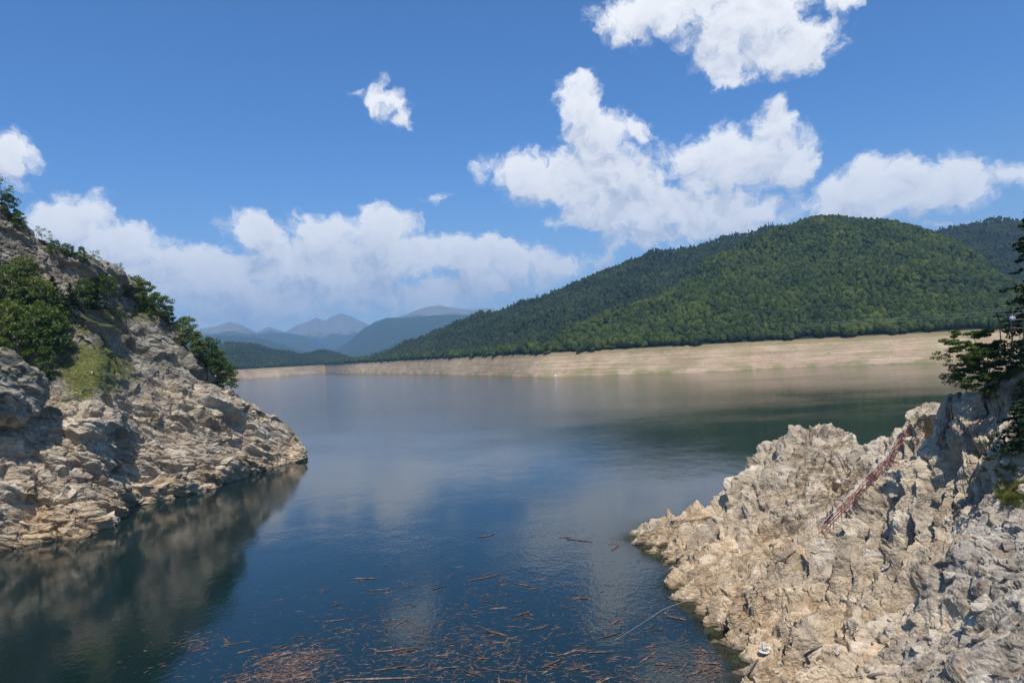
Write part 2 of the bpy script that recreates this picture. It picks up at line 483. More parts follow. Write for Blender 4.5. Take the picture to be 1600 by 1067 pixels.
M_DRIFT = drift_mat()
M_LOG = plain('grey_weathered_log', (0.24, 0.19, 0.15), 0.85)

# ------------------------------------------------------------------ left cliff: lofted wall, base shape then broken rock
W0 = at_z(0, 862, 0); WT = at_z(476, 716, 0)
wdir = (WT - W0); wdir[2] = 0; wdir /= np.linalg.norm(wdir)
WN = np.array([-wdir[1], wdir[0], 0.0])       # away from the lake
cl = [  # image x, then rows: waterline .. crest as (image y, inset from the waterline plane)
    (-330, [(None, 0), (800, 7), (650, 17), (570, 27), (440, 38), (300, 46), (120, 52)]),
    (-150, [(None, 0), (780, 6), (640, 16), (580, 26), (470, 37), (360, 45), (230, 51)]),
    (0, [(862, 0), (765, 5), (640, 16), (590, 26), (500, 36), (410, 44), (320, 50)]),
    (50, [(850, 0), (755, 6), (630, 15), (575, 27), (490, 36), (420, 42), (353, 48)]),
    (100, [(842, 0), (745, 7), (625, 15), (550, 32), (480, 38), (430, 44), (388, 48)]),
    (150, [(830, 0), (740, 7), (622, 15), (540, 33), (480, 38), (440, 44), (410, 48)]),
    (200, [(799, 0), (705, 6), (620, 13), (560, 25), (500, 34), (468, 42), (448, 47)]),
    (250, [(785, 0), (700, 6), (625, 12), (570, 22), (530, 30), (508, 37), (497, 42)]),
    (300, [(772, 0), (700, 5), (640, 10), (600, 16), (570, 22), (552, 28), (541, 33)]),
    (340, [(760, 0), (700, 4), (660, 8), (635, 12), (617, 17), (606, 21), (598, 25)]),
    (370, [(750, 0), (705, 3), (675, 6), (655, 9), (637, 12), (624, 15), (614, 18)]),
    (400, [(740, 0), (706, 2), (682, 4), (664, 6), (651, 8), (641, 10), (634, 12)]),
    (440, [(727, 0), (708, 1), (694, 2), (682, 3), (673, 4), (666, 5), (659, 6)]),
    (463, [(720, 0), (711, .3), (704, .7), (698, 1), (693, 1.4), (689, 1.8), (685, 2.2)]),
    (476, [(717, 0), (716.4, .1), (716, .2), (715.6, .4), (715.2, .6), (714.8, .8), (714.5, 1)]),
]
ctrl = []
for x, rows in cl:
    pts = []
    for j, (py, off) in enumerate(rows):
        if j == 0:
            if py is None:
                lo, hi = 600.0, 1800.0
                for _ in range(60):
                    mid = (lo + hi) / 2
                    if at_plane(x, mid, W0, WN, 0)[2] > 0: lo = mid
                    else: hi = mid
                py = lo
            w = at_z(x, py, 0); base_off = np.dot(w - W0, WN)
            pts.append(w - WN * 16 + np.array([0, 0, -22.0])); pts.append(w - WN * 1.2 + np.array([0, 0, -2.5])); pts.append(w)
        else:
            pts.append(at_plane(x, py, W0, WN, base_off + off))
    cr = pts[-1]
    pts += [cr + WN * 7 + np.array([0, 0, -1.5]), cr + WN * 40 + np.array([0, 0, -16.0]), cr + WN * 110 + np.array([0, 0, -cr[2] - 12])]
    ctrl.append(pts)
nose = [p + wdir * 9 + WN * 3 + np.array([0, 0, -9.0 - 0.9 * max(p[2], 0)]) for p in ctrl[-1]]   # the nose dips under water behind the tip
ctrl.append(nose)
ctrl = np.array(ctrl)                                   # columns x rows x 3
xs = np.array([x for x, _ in cl] + [490.0])
ts = np.array([0, .05, .08, .25, .42, .58, .72, .84, .93, .96, .985, 1.0])
xq = np.concatenate([np.linspace(-330, -12, 70, endpoint=False), np.linspace(-12, 490, 560)])
tq = np.concatenate([np.linspace(0, .06, 14, endpoint=False), np.linspace(.06, .955, 560), np.linspace(.957, 1, 30)])
G = hermite(xs, ctrl, xq)                               # nx x rows x 3
G = hermite(ts, np.transpose(G, (1, 0, 2)), tq)         # nt x nx x 3
N = normals(G)
if (N[300, 300] @ (CAM - G[300, 300])) < 0: N = -N; CL_FLIP = True
else: CL_FLIP = False
bed = np.array([wdir[0], wdir[1], -0.62])               # bedding dips towards the lake and the nose
fade = np.clip((G[..., 2] + 6) / 6, 0.15, 1)
tipf = np.clip((490 - xq) / 90, 0.12, 1)[None, :]
disp = 5.0 * fbm(G / 30.0, 3, 11)
o1, t1, g1, r1 = facets(G + 3.0 * np.stack([fbm(G / 9, 2, s) for s in (1, 2, 3)], -1), basis(bed, (0, 0, 1), 26, 9, 6.5), 21, .14)
disp += 2.1 * o1 + 3.5 * t1 - 1.2 * np.clip(1 - g1 / .14, 0, 1)
o2, t2, g2, r2 = facets(G + 1.0 * np.stack([fbm(G / 4, 2, s) for s in (4, 5, 6)], -1), basis(bed, (0, 0, 1), 11, 3.4, 2.4), 22, .30)
disp += 0.62 * o2 + 1.05 * t2 - 0.6 * np.clip(1 - g2 / .2, 0, 1)
o3, t3, g3, r3 = facets(G, basis(bed, (0.2, 0, 1), 3.6, 1.5, 1.1), 23, .55)
disp += 0.28 * o3 + 0.5 * t3
op, tp, gp, rp = facets(G + 1.6 * np.stack([fbm(G / 14, 2, s) for s in (7, 8, 9)], -1), basis(bed, (0.35, 0.1, 1), 34, 13, 1.7), 24, .6)   # thin beds
disp += (0.62 * op + 0.5 * tp) * np.clip(.8 + 1.2 * fbm(G / 25, 2, 33), .2, 1.3)
disp += 0.16 * fbm(G / 1.5, 2, 31)
bx_, by_, _ = proj(G)
disp *= fade * tipf * (1 - .72 * np.exp(-(((bx_ - 150) / 55) ** 2 + ((by_ - 575) / 42) ** 2)))
GB = G.copy()
G = G + N * disp[..., None]
ND = normals(G); ND = ND if not CL_FLIP else -ND
gx, gy, gd = proj(GB)
# the grass ledge at the full-pool line and pockets of grass higher up
ledge = 1.5 * np.exp(-(((gx - 150) / 62) ** 2 + ((gy - 575) / 46) ** 2)) + 0.75 * np.exp(-(((gx - 180) / 50) ** 2 + ((gy - 490) / 16) ** 2)) \
    + 0.8 * np.exp(-(((gx - 10) / 40) ** 2 + ((gy - 545) / 25) ** 2)) + 0.35 * (GB[..., 2] > 60)
cl_grass = np.clip(ledge * (0.55 + 0.9 * np.clip(ND[..., 2], 0, 1)) * (0.8 + 0.8 * fbm(G / 6, 3, 41)), 0, 1)
cliff_me = grid_mesh('cliff', G, {'tint': r1 * .3 + r3 * .35 + rp * .35, 'tint2': r2, 'grass': cl_grass, 'greyness': 0 * r1 + .05}, flip=CL_FLIP)
cliff = link('cliff', cliff_me, M_CLIFF)
tag(cliff, 'steep grey and tan rock cliff dropping into the lake with shrubs on top', kind='structure')


def blob_rock(name, centre, radii, rot, nu, nv, seed, amp, mat, parent, power=2.6):
    u = np.linspace(0, 2 * np.pi, nu); v = np.linspace(-np.pi / 2, np.pi / 2, nv)
    uu, vv = np.meshgrid(u, v)
    s = np.stack([np.cos(vv) * np.cos(uu), np.cos(vv) * np.sin(uu), np.sin(vv)], -1)
    s /= (np.abs(s) ** power).sum(-1, keepdims=True) ** (1 / power)
    Rm = np.array(rot.to_matrix()); P = (s * np.array(radii)) @ Rm.T + np.array(centre)
    n_ = s / np.linalg.norm(s, axis=-1, keepdims=True) @ Rm.T
    b = basis(bed, (0, 0, 1), 6 * amp, 3.2 * amp, 2.4 * amp)
    a1, b1_, c1, d1_ = facets(P, b, seed); a2, b2_, c2, d2 = facets(P, b * 2.7, seed + 1)
    dsp = amp * (1.0 * a1 + 1.6 * b1_ + .35 * a2 + .6 * b2_ + 0.8 * fbm(P / (5 * amp), 3, seed))
    P = P + n_ * dsp[..., None]
    P[:, -1] = P[:, 0]; P[0] = P[0].mean(0); P[-1] = P[-1].mean(0)
    nd = normals(P)
    if (nd[nv // 2, 0] @ n_[nv // 2, 0]) < 0: nd = -nd
    z = P[..., 2]
    me = grid_mesh(name, P, {'tint': d1_ * .5 + d2 * .5, 'tint2': d2, 'grass': np.clip((nd[..., 2] - .55) * 2.2, 0, 1) * (z > 38), 'greyness': 0 * z + .3})
    return link(name, me, mat, parent)


p = at_plane(-6, 606, W0, WN, 9)
from mathutils import Euler
blob_rock('outcrop', p, (12.5, 8.5, 9.5), Euler((0.0, 0.5, math.atan2(wdir[1], wdir[0]))), 150, 110, 51, 1.0, M_CLIFF, cliff)
p = at_plane(163, 808, W0, WN, -1.5)
blob_rock('boulder', (p[0], p[1], 1.6), (4.2, 3.0, 2.8), Euler((0, 0.1, 1.2)), 40, 30, 53, 0.35, M_CLIFF, cliff, 4)
p = at_plane(167, 770, W0, WN, 0.5)
blob_rock('boulder', p, (4.6, 3.4, 4.2), Euler((0.3, 0.5, 1.2)), 50, 40, 55, 0.4, M_CLIFF, cliff, 3)
p = at_plane(462, 706, W0, WN, -0.5)
blob_rock('boulder', (p[0], p[1], 2.2), (4.5, 4.5, 5.5), Euler((0.1, 0.5, 1.2)), 50, 40, 57, 0.5, M_CLIFF, cliff, 2.4)
p = at_plane(112, 700, W0, WN, 6.0)
blob_rock('boulder', p, (4.5, 3.2, 3.8), Euler((0.2, 0.6, 1.3)), 50, 40, 59, 0.45, M_CLIFF, cliff, 3)


# ------------------------------------------------------------------ right rock slope: height field through known points
cp = [at_z(*t) for t in [
    (1000, 852, 0), (1020, 870, 0), (1055, 884, 0.2), (1048, 905, 0), (1058, 935, 0), (1090, 962, 0), (1128, 1000, 0), (1150, 1040, 0), (1152, 1075, 0), (1165, 1150, 0), (1200, 1260, 0),
    (1012, 822, 3.5), (1045, 812, 4.6), (1085, 806, 5.6), (1100, 826, 3.2), (1112, 798, 6.5), (1150, 762, 10.5), (1190, 722, 15.5), (1230, 689, 20.8), (1290, 677, 22.8), (1325, 686, 22.0),
    (1352, 706, 20.0), (1400, 696, 22.0), (1430, 680, 25.0), (1460, 645, 31.0), (1490, 620, 35.0), (1512, 602, 37.0),
    (1300, 838, 9.6), (1360, 770, 14.6), (1200, 850, 6.8), (1130, 880, 4.0), (1120, 930, 4.0), (1200, 950, 4.8), (1250, 1000, 4.6), (1350, 950, 9.0), (1450, 900, 14.0), (1500, 800, 20.3),
    (1250, 760, 15.5), (1310, 740, 17.5), (1420, 790, 19.5), (1390, 850, 14.5),
    (1500, 700, 27.5), (1560, 650, 33.0), (1600, 830, 22.4), (1600, 1067, 13.5), (1450, 1067, 9.4), (1300, 1067, 5.0), (1600, 950, 17.5), (1600, 700, 29.9), (1550, 740, 25.6),
    (1560, 602, 37.1), (1600, 580, 39.0), (1600, 1300, 10.0), (1350, 1300, 3.5), (1900, 1067, 17.0), (1900, 800, 27.0), (1750, 1067, 15.5), (1750, 800, 25.5)]]
cp += [at_d(1640, 556, 90), at_d(1700, 540, 92), at_d(1800, 520, 92), at_d(1950, 505, 92), at_d(1750, 650, 84), at_d(1950, 650, 78)]
cp = [np.array(q_) for q_ in cp]
crest_ids = [11, 12, 13, 15, 16, 17, 18, 19, 20, 21, 22, 23, 24, 25, 26]
extra = []
for i_ in crest_ids:
    q_ = cp[i_]; dr = np.array([q_[0], q_[1], 0]); dr /= np.linalg.norm(dr)
    extra += [q_ + dr * 10 + np.array([0, 0, -0.30 * q_[2] - 2.5]), q_ + dr * 34 + np.array([0, 0, -q_[2] - 6])]
for i_ in range(0, 11):
    q_ = cp[i_]; extra += [q_ + np.array([-7, 0.5, -4.5]), q_ + np.array([-22, 1, -14.0])]
for px_ in (1640, 1750, 1900):
    q_ = at_d(px_, 540, 125); extra.append(np.array([q_[0], q_[1], 30.0])); q_ = at_d(px_, 540, 175); extra.append(np.array([q_[0], q_[1], -6.0]))
CP = np.array(cp + extra)
S_ = 50.0


def tps_phi(r2): return 0.5 * r2 * np.log(r2 + 1e-9)


XY = CP[:, :2] / S_
A = tps_phi(((XY[:, None] - XY[None]) ** 2).sum(-1)) + np.eye(len(XY)) * 2e-4
Pm = np.c_[np.ones(len(XY)), XY]
sol = np.linalg.solve(np.block([[A, Pm], [Pm.T, np.zeros((3, 3))]]), np.r_[CP[:, 2], 0, 0, 0])


def slope_z(X, Y):
    sh = X.shape; q = np.c_[X.ravel(), Y.ravel()] / S_
    out = sol[-3] + q @ sol[-2:]
    for k in range(len(XY)):
        out = out + sol[k] * tps_phi(((q - XY[k]) ** 2).sum(-1))
    return out.reshape(sh)


tanq = np.concatenate([np.linspace(0.12, 0.80, 560, endpoint=False), np.linspace(.80, 1.05, 50)]); dq = np.concatenate([np.arange(46, 58, .4), np.arange(58, 90, .105), np.arange(90, 168, 0.2), np.arange(172, 205, 1.0)])
TT, DD = np.meshgrid(tanq, dq)
SX, SY = TT * DD, DD
SZ = slope_z(SX, SY)
SG = np.stack([SX, SY, SZ], -1)
SN = normals(SG)
if SN[200, 300, 2] < 0: SN = -SN; SL_FLIP = True
else: SL_FLIP = False
sfade = np.clip((SZ + 5) / 6, 0.1, 1)
sbed = np.array([0.62, 0.25, 0.74])       # fins stand steeply, leaning up the slope
sb2 = np.array([0.80, -0.45, 0.40])
warp = np.stack([fbm(SG / 8, 2, s) for s in (61, 62, 63)], -1)
# calm slabs near the lower right corner, jagged fins towards the point
slab = np.clip((SX - 0.40 * SY - 6) / 9, 0, 1) * np.clip((92 - SY) / 14, 0, 1)
sd = 2.3 * fbm(SG @ np.diag([1 / 16, 1 / 16, 1 / 16]), 3, 64)
sd += (1 - .6 * slab) * (0.5 - 6.5 * np.abs(fbm(np.stack([SX / 34, (SY + .35 * SX) / 10, 0 * SX], -1), 2, 69)))
fo, ft, fg, fr1 = facets(SG + 2.6 * warp, basis(sbed, (0, 1, 0.1), 13, 5.0, 3.6), 71, .3)
so, st, sg_, sr1 = facets(SG + 2.0 * warp, basis(sb2, (0.3, 0.6, 1), 16, 6.0, 3.0), 72, .45)
sd += (1 - slab) * (1.6 * fo + 2.7 * ft - 0.9 * np.clip(1 - fg / .16, 0, 1)) + slab * (0.55 * so + 0.9 * st)
warp2 = np.stack([fbm(SG / 2.6, 2, s) for s in (65, 66, 67)], -1)
calm = np.clip(0.75 + 1.5 * fbm(SG / 11, 2, 68), 0.25, 1.25)
fo2, ft2, fg2, fr2 = facets(SG + 0.8 * warp + 1.1 * warp2, basis(sbed, (0, 1, 0.1), 4.2, 2.2, 1.8), 73, .42)
sd += calm * (1 - .5 * slab) * (0.80 * fo2 + 1.35 * ft2 - 0.45 * np.clip(1 - fg2 / .25, 0, 1))
fo3, ft3, fg3, fr3 = facets(SG + 0.5 * warp2, basis(sb2, (0, 0.5, 1), 1.5, 0.95, 0.8), 74, .7)
sd += (1 - .25 * slab) * (0.26 * fo3 + 0.46 * ft3)
po, pt, pg, pr = facets(SG + 1.4 * warp, basis(sbed, (0.2, 1, 0.1), 24, 8, 1.5), 77, .65)      # steep thin beds
sd += (1 - slab) * calm * (0.62 * po + 0.5 * pt)
qo, qt, qg, qr = facets(SG + 1.4 * warp, basis(sb2, (0.2, 0.5, 1), 26, 9, 1.3), 78, .7)           # long low beds of the slab
sd += slab * (0.34 * qo + 0.34 * qt)
sd += 0.10 * fbm(SG / 0.9, 2, 75)
# the gully the red stair climbs
SGd = SG + SN * (sd * sfade)[..., None]
SNd = normals(SGd); SNd = -SNd if SL_FLIP else SNd
hx, hy, hd = proj(SG)
gr = 0.95 * np.exp(-(((hx - 1585) / 32) ** 2 + ((hy - 760) / 48) ** 2)) + .5 * np.exp(-(((hx - 1235) / 26) ** 2 + ((hy - 870) / 9) ** 2)) \
    + .45 * np.exp(-(((hx - 1290) / 60 + (hy - 960) / 60) ** 2 / .08 + ((hx - hy - 330) / 90) ** 2)) + .9 * (SZ > 38.2)
sl_grass = np.clip(gr * (.7 + .6 * fbm(SG / 3, 3, 76)) * (0.5 + 0.6 * np.clip(SNd[..., 2], 0, 1)), 0, 1)
slope_me = grid_mesh('rock_slope', SGd, {'tint': fr1 * .25 * (1 - slab) + sr1 * .25 * slab + fr2 * .2 + fr3 * .2 + (pr * (1 - slab) + qr * slab) * .35, 'tint2': fr2, 'grass': sl_grass, 'greyness': slab * .55}, flip=SL_FLIP)
rock_slope = link('rock_slope', slope_me, M_SLOPE)
tag(rock_slope, 'jagged tan and grey rock slope running down into the water on the right', kind='structure')

# ------------------------------------------------------------------ the lake
wx = np.unique(np.concatenate([-np.geomspace(10, 9000, 45), np.arange(-10, 75, 0.8), np.geomspace(75, 9000, 40)]))
wy = np.unique(np.concatenate([-np.geomspace(1, 600, 12), np.linspace(0, 55, 16), np.arange(55, 170, 0.8), np.geomspace(170, 14000, 60)]))
LX, LY = np.meshgrid(wx, wy)
ground = slope_z(LX, LY)
near = (LX > 0) & (LX < 75) & (LY > 50) & (LY < 175)
shallow = np.where(near, np.exp(np.clip(ground + 0.3, -20, 0) / 1.3), 0)
lake_me = grid_mesh('lake', np.stack([LX, LY, 0 * LX], -1), {'shallow': shallow}, smooth=True)
mt, n, p, o = new_mat('lake_water')
pos = geo_pos(n)
sepw = n.node('ShaderNodeSeparateXYZ'); n.l.new(pos, sepw.inputs[0])
p.inputs['Base Color'].default_value = (0.0055, 0.017, 0.016, 1)
p.inputs['Roughness'].default_value = 0.06; p.inputs['IOR'].default_value = 1.33; p.inputs['Specular IOR Level'].default_value = 0.95
mp = n.vmath('MULTIPLY', pos, (1.0, 0.75, 1.0))
wind = n.ss(n.noise(n.vmath('MULTIPLY', pos, (0.006, 0.011, 1)), 1.0, 3, 0.55), 0.38, 0.66, 0.14, 0.75)
open_ = n.math('MULTIPLY', n.ss(sepw.outputs[1], 220, 700), n.ss(n.math('SUBTRACT', sepw.outputs[0], n.math('MULTIPLY', sepw.outputs[1], 0.14)), -60, 160, 1.0, 0.0))
wind = n.math('ADD', wind, n.math('ADD', n.math('MULTIPLY', open_, 2.4), n.ss(sepw.outputs[1], 420, 950, 0.0, 0.65)))              # the breeze reaches the open lake, not the lee of the right shore
rip = n.math('ADD', n.math('MULTIPLY', n.noise(mp, 0.9, 3, 0.6), 1.0), n.math('MULTIPLY', n.noise(mp, 0.16, 2, 0.5), 1.6))
hgt = n.math('MULTIPLY', rip, wind)
bump(n, p, hgt, 0.55, 0.16)
tr = n.node('ShaderNodeBsdfTransparent'); tr.inputs[0].default_value = (0.62, 0.72, 0.66, 1)
mx = n.node('ShaderNodeMixShader'); n.l.new(n.math('MULTIPLY', attr(n, 'shallow'), 0.75), mx.inputs[0])
n.l.new(p.outputs[0], mx.inputs[1]); n.l.new(tr.outputs[0], mx.inputs[2]); n.l.new(mx.outputs[0], o.inputs[0])
lake = link('lake', lake_me, mt)
tag(lake, 'wide blue reservoir lake with soft reflections', kind='structure')


# ------------------------------------------------------------------ far shores, hills and mountains
def shore_mat():
    mt, n, p, o = new_mat('bare_shore_and_forest_floor')
    pos = geo_pos(n); z = n.node('ShaderNodeSeparateXYZ'); n.l.new(pos, z.inputs[0]); z = z.outputs[2]
    big = n.noise(pos, 0.012, 4, 0.6); mid = n.noise(pos, 0.06, 5, 0.65); fine = n.noise(pos, 0.5, 4, 0.7)
    colr = n.ramp(n.math('ADD', n.math('MULTIPLY', big, 0.6), n.math('MULTIPLY', mid, 0.4)),
                  [(0.3, (0.33, 0.22, 0.145)), (0.5, (0.46, 0.33, 0.22)), (0.7, (0.55, 0.415, 0.285))])
    zz = n.math('ADD', z, n.math('MULTIPLY', mid, 3.0))
    cz = n.node('ShaderNodeCombineXYZ'); n.l.new(n.math('MULTIPLY', zz, 0.9), cz.inputs[2]); 
    px_ = n.vmath('MULTIPLY', pos, (0.006, 0.006, 0)); line = n.noise(n.vmath('ADD', cz.outputs[0], px_), 1.0, 3, 0.7)
    colr = n.mix(n.ss(line, 0.42, 0.60, 0.0, 0.75), colr, n.mix(1.0, colr, (0.60, 0.58, 0.55, 1), 'MULTIPLY'))   # old waterlines
    g = n.math('MULTIPLY', n.ss(n.noise(n.vmath('MULTIPLY', pos, (1, 1, 2.5)), 0.022, 5, 0.65), 0.44, 0.56), n.ss(fine, 0.3, 0.6, 0.5, 1.0))
    spk = n.noise(pos, 0.22, 5, 0.75)
    colr = n.mix(n.ss(spk, 0.46, 0.30, 0.0, 0.45), colr, (0.17, 0.125, 0.085, 1))
    colr = n.mix(n.ss(spk, 0.62, 0.74, 0.0, 0.6), colr, (0.62, 0.52, 0.40, 1))
    low = n.math('MULTIPLY', n.ss(z, 2.0, 11.0, 1.0, 0.45), n.ss(line, 0.3, 0.55, 0.5, 1.0))
    colr = n.mix(n.math('MULTIPLY', n.math('MULTIPLY', g, low), 0.85), colr, (0.15, 0.18, 0.055, 1))
    top = n.ss(n.math('ADD', z, n.math('MULTIPLY', n.math('SUBTRACT', mid, 0.5), 14.0)), 33, 40)
    colr = n.mix(n.math('MULTIPLY', top, 0.6), colr, (0.17, 0.145, 0.06, 1))
    colr = n.mix(n.ss(z, 42.5, 45.0), colr, (0.022, 0.032, 0.012, 1))
    n.l.new(colr, p.inputs['Base Color']); p.inputs['Roughness'].default_value = 0.95; p.inputs['Specular IOR Level'].default_value = 0.1
    bump(n, p, n.math('ADD', mid, n.math('MULTIPLY', line, 0.6)), 0.8, 2.0)
    return mt


M_SHORE = shore_mat()
POOL = 42.0


def hill(name, cols, step, nrow, label, amp=1.0, seed=90):
    """cols: image x, distance of the waterline, crest image y, crest distance"""
    cols = np.array([tuple(c_) + (0,) * (5 - len(c_)) for c_ in cols], float); ctrl = []
    for x, dw, cy_, dc, drop in cols:
        d = ray(x, 560); d = d / d[1]; d[2] = 0
        crest = at_d(x, cy_, dc)
        w = d * dw; tr = d * (dw + 95) + np.array([0, 0, POOL + 1]); crest[2] = max(crest[2], POOL + 4)
        sm = lambda f, g_: tr * (1 - f) + crest * f + np.array([0, 0, g_ * (crest[2] - tr[2])])
        ctrl.append([w - d / np.linalg.norm(d) * 60 + np.array([0, 0, -25]), w, d * (dw + 45) + np.array([0, 0, 20.0]), tr, sm(.3, .05), sm(.65, .06), crest,
                     crest + d * 90 + np.array([0, 0, -20]), crest + d * 500 + np.array([0, 0, -crest[2] - 10])])
        for q_ in ctrl[-1]: q_[2] -= drop
    ctrl = np.array(ctrl)
    xq = np.arange(cols[0, 0], cols[-1, 0] + .1, step)
    g = hermite(cols[:, 0], ctrl, xq)
    ts_ = np.array([0, .05, .16, .27, .5, .75, .92, .96, 1.0])
    g = hermite(ts_, np.transpose(g, (1, 0, 2)), np.linspace(0, 1, nrow))
    zf = np.clip((g[..., 2] - 2) / 30, 0, 1)
    up = np.clip((g[..., 2] - POOL) / 60, 0, 1)
    g[..., 2] += amp * (zf * (3.0 * fbm(g / 60, 3, seed) + .9 * fbm(g / 11, 2, seed + 21) - 1.5 * np.abs(fbm(g * np.array([1, .35, 0]) / 22, 2, seed + 5))) + up * (42 * fbm(g / 330, 3, seed + 9) + 16 * fbm(g / 110, 2, seed + 13)))
    me = grid_mesh(name, g, smooth=True)
    o_ = link(name, me, M_SHORE); tag(o_, label, kind='structure')
    return g, o_


def hz(px): return 553 - 0.0545 * (px - 800)
def dwl(px, py): return 45 * F_PX / (py - hz(px))


A_cols = [(x_, d_, hz(x_), d_ + 160, dr_) for x_, d_, dr_ in ((478, 4700, 0), (492, 4250, 0), (506, 3800, 0), (520, 3400, 0), (534, 3080, 0), (550, 2860, 0), (572, 2700, 0), (610, 2450, 0), (650, 2180, 0), (700, 1850, 0), (740, 1670, 0), (780, 1490, 0), (820, 1340, 0), (846, 1275, 0))]
A_cols += [(860, 1258, 548, 1440), (878, 1246, 530, 1450), (905, 1228, 512, 1480), (940, 1203, 500, 1520), (987, 1165, 474, 1580),
           (1050, 1118, 452, 1650), (1097, 1092, 426, 1720), (1144, dwl(1144, 578.5), 401, 1800), (1212, dwl(1212, 574.5), 374, 1900), (1290, dwl(1290, 571.5), 351, 1980),
           (1360, dwl(1360, 569.5), 352, 1980), (1420, dwl(1420, 567.5), 365, 1900), (1480, dwl(1480, 564.5), 390, 1780), (1530, dwl(1530, 562), 420, 1660), (1580, dwl(1580, 559), 462, 1500), (1640, 1020, 482, 1400), (1800, 1040, 470, 1350)]
gA, oA = hill('hill', A_cols, 2.0, 300, 'steep forested hill rising above the bare far shore at right', 1.0, 90)
B_cols = [(495, 4900, 571, 5100), (520, 3700, 570, 3950), (546, 3080, 568, 3420), (570, 2880, 565, 3300), (640, 2420, 542, 3100), (700, 2040, 518, 2900), (740, 1840, 508, 2820), (780, 1650, 497, 2780), (830, 1530, 478, 2765), (860, 1500, 463, 2750), (930, 1500, 438, 2720),
          (1000, 1500, 418, 2700), (1090, 1550, 392, 2700), (1170, 1600, 379, 2800), (1250, 1700, 366, 2900), (1400, 1700, 375, 3000), (1470, 1700, 366, 3000), (1530, 1700, 359, 3000), (1620, 1700, 358, 3000), (1800, 1700, 350, 3000)]
gB, oB = hill('hill', B_cols, 3.0, 220, 'long forested ridge sloping down left behind the nearer hill', 1.2, 120)
L_cols = [(240, 2900, 540, 4000), (330, 2950, 545, 4100), (360, 3000, 541, 4200), (400, 3200, 541, 4300), (440, 3300, 548, 4400), (470, 3450, 553, 4400), (500, 3700, 552, 4500), (530, 4000, 555, 4600), (555, 4200, 564, 4700), (600, 4400, 566, 4800)]
gL, oL = hill('hill', L_cols, 3.0, 160, 'low dark wooded hill with a pale bare shore at the far end of the lake', 1.0, 150)


def mount_mat(name, tree, rockc, zline):
    mt, n, p, o = new_mat(name)
    pos = geo_pos(n); z = n.node('ShaderNodeSeparateXYZ'); n.l.new(pos, z.inputs[0]); z = z.outputs[2]
    a = n.noise(pos, 0.0022, 6, 0.65); b = n.noise(pos, 0.012, 5, 0.65)
    colr = n.mix(n.ss(n.math('ADD', z, n.math('MULTIPLY', n.math('SUBTRACT', a, 0.5), 600.0)), zline - 60, zline + 60), n.mix(b, tuple(np.array(tree) * .6) + (1,), tuple(np.array(tree) * 1.3) + (1,)), n.mix(b, tuple(np.array(rockc) * .7) + (1,), tuple(np.array(rockc) * 1.25) + (1,)))
    n.l.new(colr, p.inputs['Base Color']); p.inputs['Roughness'].default_value = 0.95; p.inputs['Specular IOR Level'].default_value = 0.1
    bump(n, p, b, 0.9, 40.0)
    return mt


M_MF = mount_mat('mountain_forest', (0.035, 0.055, 0.022), (0.26, 0.23, 0.16), 2500)
M_MA = mount_mat('mountain_alpine', (0.05, 0.065, 0.03), (0.22, 0.215, 0.165), 900)
M_MP = mount_mat('mountain_pasture', (0.045, 0.06, 0.03), (0.22, 0.22, 0.165), 1150)


def mountain(pts, dist, depth, mat, label, seed, rough=1.0):
    pts = np.array(pts, float); xq = np.arange(pts[0, 0], pts[-1, 0] + .1, 1.5)
    cy_ = np.interp(xq, pts[:, 0], pts[:, 1]); k = np.array([.25, .5, .25]); cy_[1:-1] = np.convolve(cy_, k, 'valid'); cy_ = cy_ + rough * 1.3 * fbm(np.stack([xq / 9.0, 0 * xq, 0 * xq + seed], -1), 4, seed)
    rows = []
    for f in np.concatenate([np.linspace(0, 1, 46), [1.08, 1.3, 1.8]]):
        r_ = []
        for x, yy in zip(xq, cy_):
            cr = at_d(x, yy, dist); base = np.array([cr[0] / cr[1] * (dist - depth), dist - depth, -20.0])
            if f <= 1: q_ = base * (1 - f) + cr * f; q_[2] += 0.10 * math.sin(f * math.pi) * (cr[2] - 0)
            else: q_ = cr + np.array([0, (f - 1) * depth * 2, -(f - 1) * cr[2] * 1.5])
            r_.append(q_)
        rows.append(r_)
    g = np.array(rows)
    hgt = np.clip(g[..., 2] / 300, 0, 1)
    g[..., 2] += hgt * rough * (190 * -np.abs(fbm(g / 2200, 4, seed)) + 50 + 30 * fbm(g / 500, 3, seed + 3)) * np.clip(1.02 - np.linspace(0, 1, len(g)) ** 3, .25, 1)[:, None]
    o_ = link('mountain', grid_mesh('mountain', g, smooth=True), mat); tag(o_, label, kind='structure')


mountain([(425, 566), (470, 560), (520, 549), (545, 534), (570, 512), (588, 502), (605, 497), (640, 497), (690, 492), (760, 492), (850, 500), (950, 520)], 14000, 4200, M_MF, 'blue forested mountain shoulder behind the lake, right of the far peak', 201, .8)
mountain([(520, 566), (560, 553), (600, 545), (640, 528), (700, 515), (760, 505), (900, 510)], 10000, 2200, M_MF, 'lower blue wooded foothill just left of the long forested ridge', 207, .6)
mountain([(560, 520), (600, 502), (640, 489), (665, 480), (685, 477), (705, 481), (735, 484), (765, 482), (800, 492), (900, 505)], 18500, 4500, M_MP, 'broad bare grey mountain top above the blue forested shoulder', 211, .7)
mountain([(400, 545), (445, 519), (465, 508), (480, 503), (495, 496), (507, 502), (520, 494), (533, 490), (546, 493), (562, 501), (600, 520), (640, 535)], 22000, 5500, M_MA, 'twin rocky far peak in the centre of the mountain range', 217, 1.0)
mountain([(200, 525), (300, 517), (335, 511), (360, 503), (380, 509), (400, 519), (420, 511), (445, 519), (480, 527), (520, 543), (560, 556)], 17000, 4600, M_MA, 'pale bare mountain ridge at the left end of the range', 223, .8)
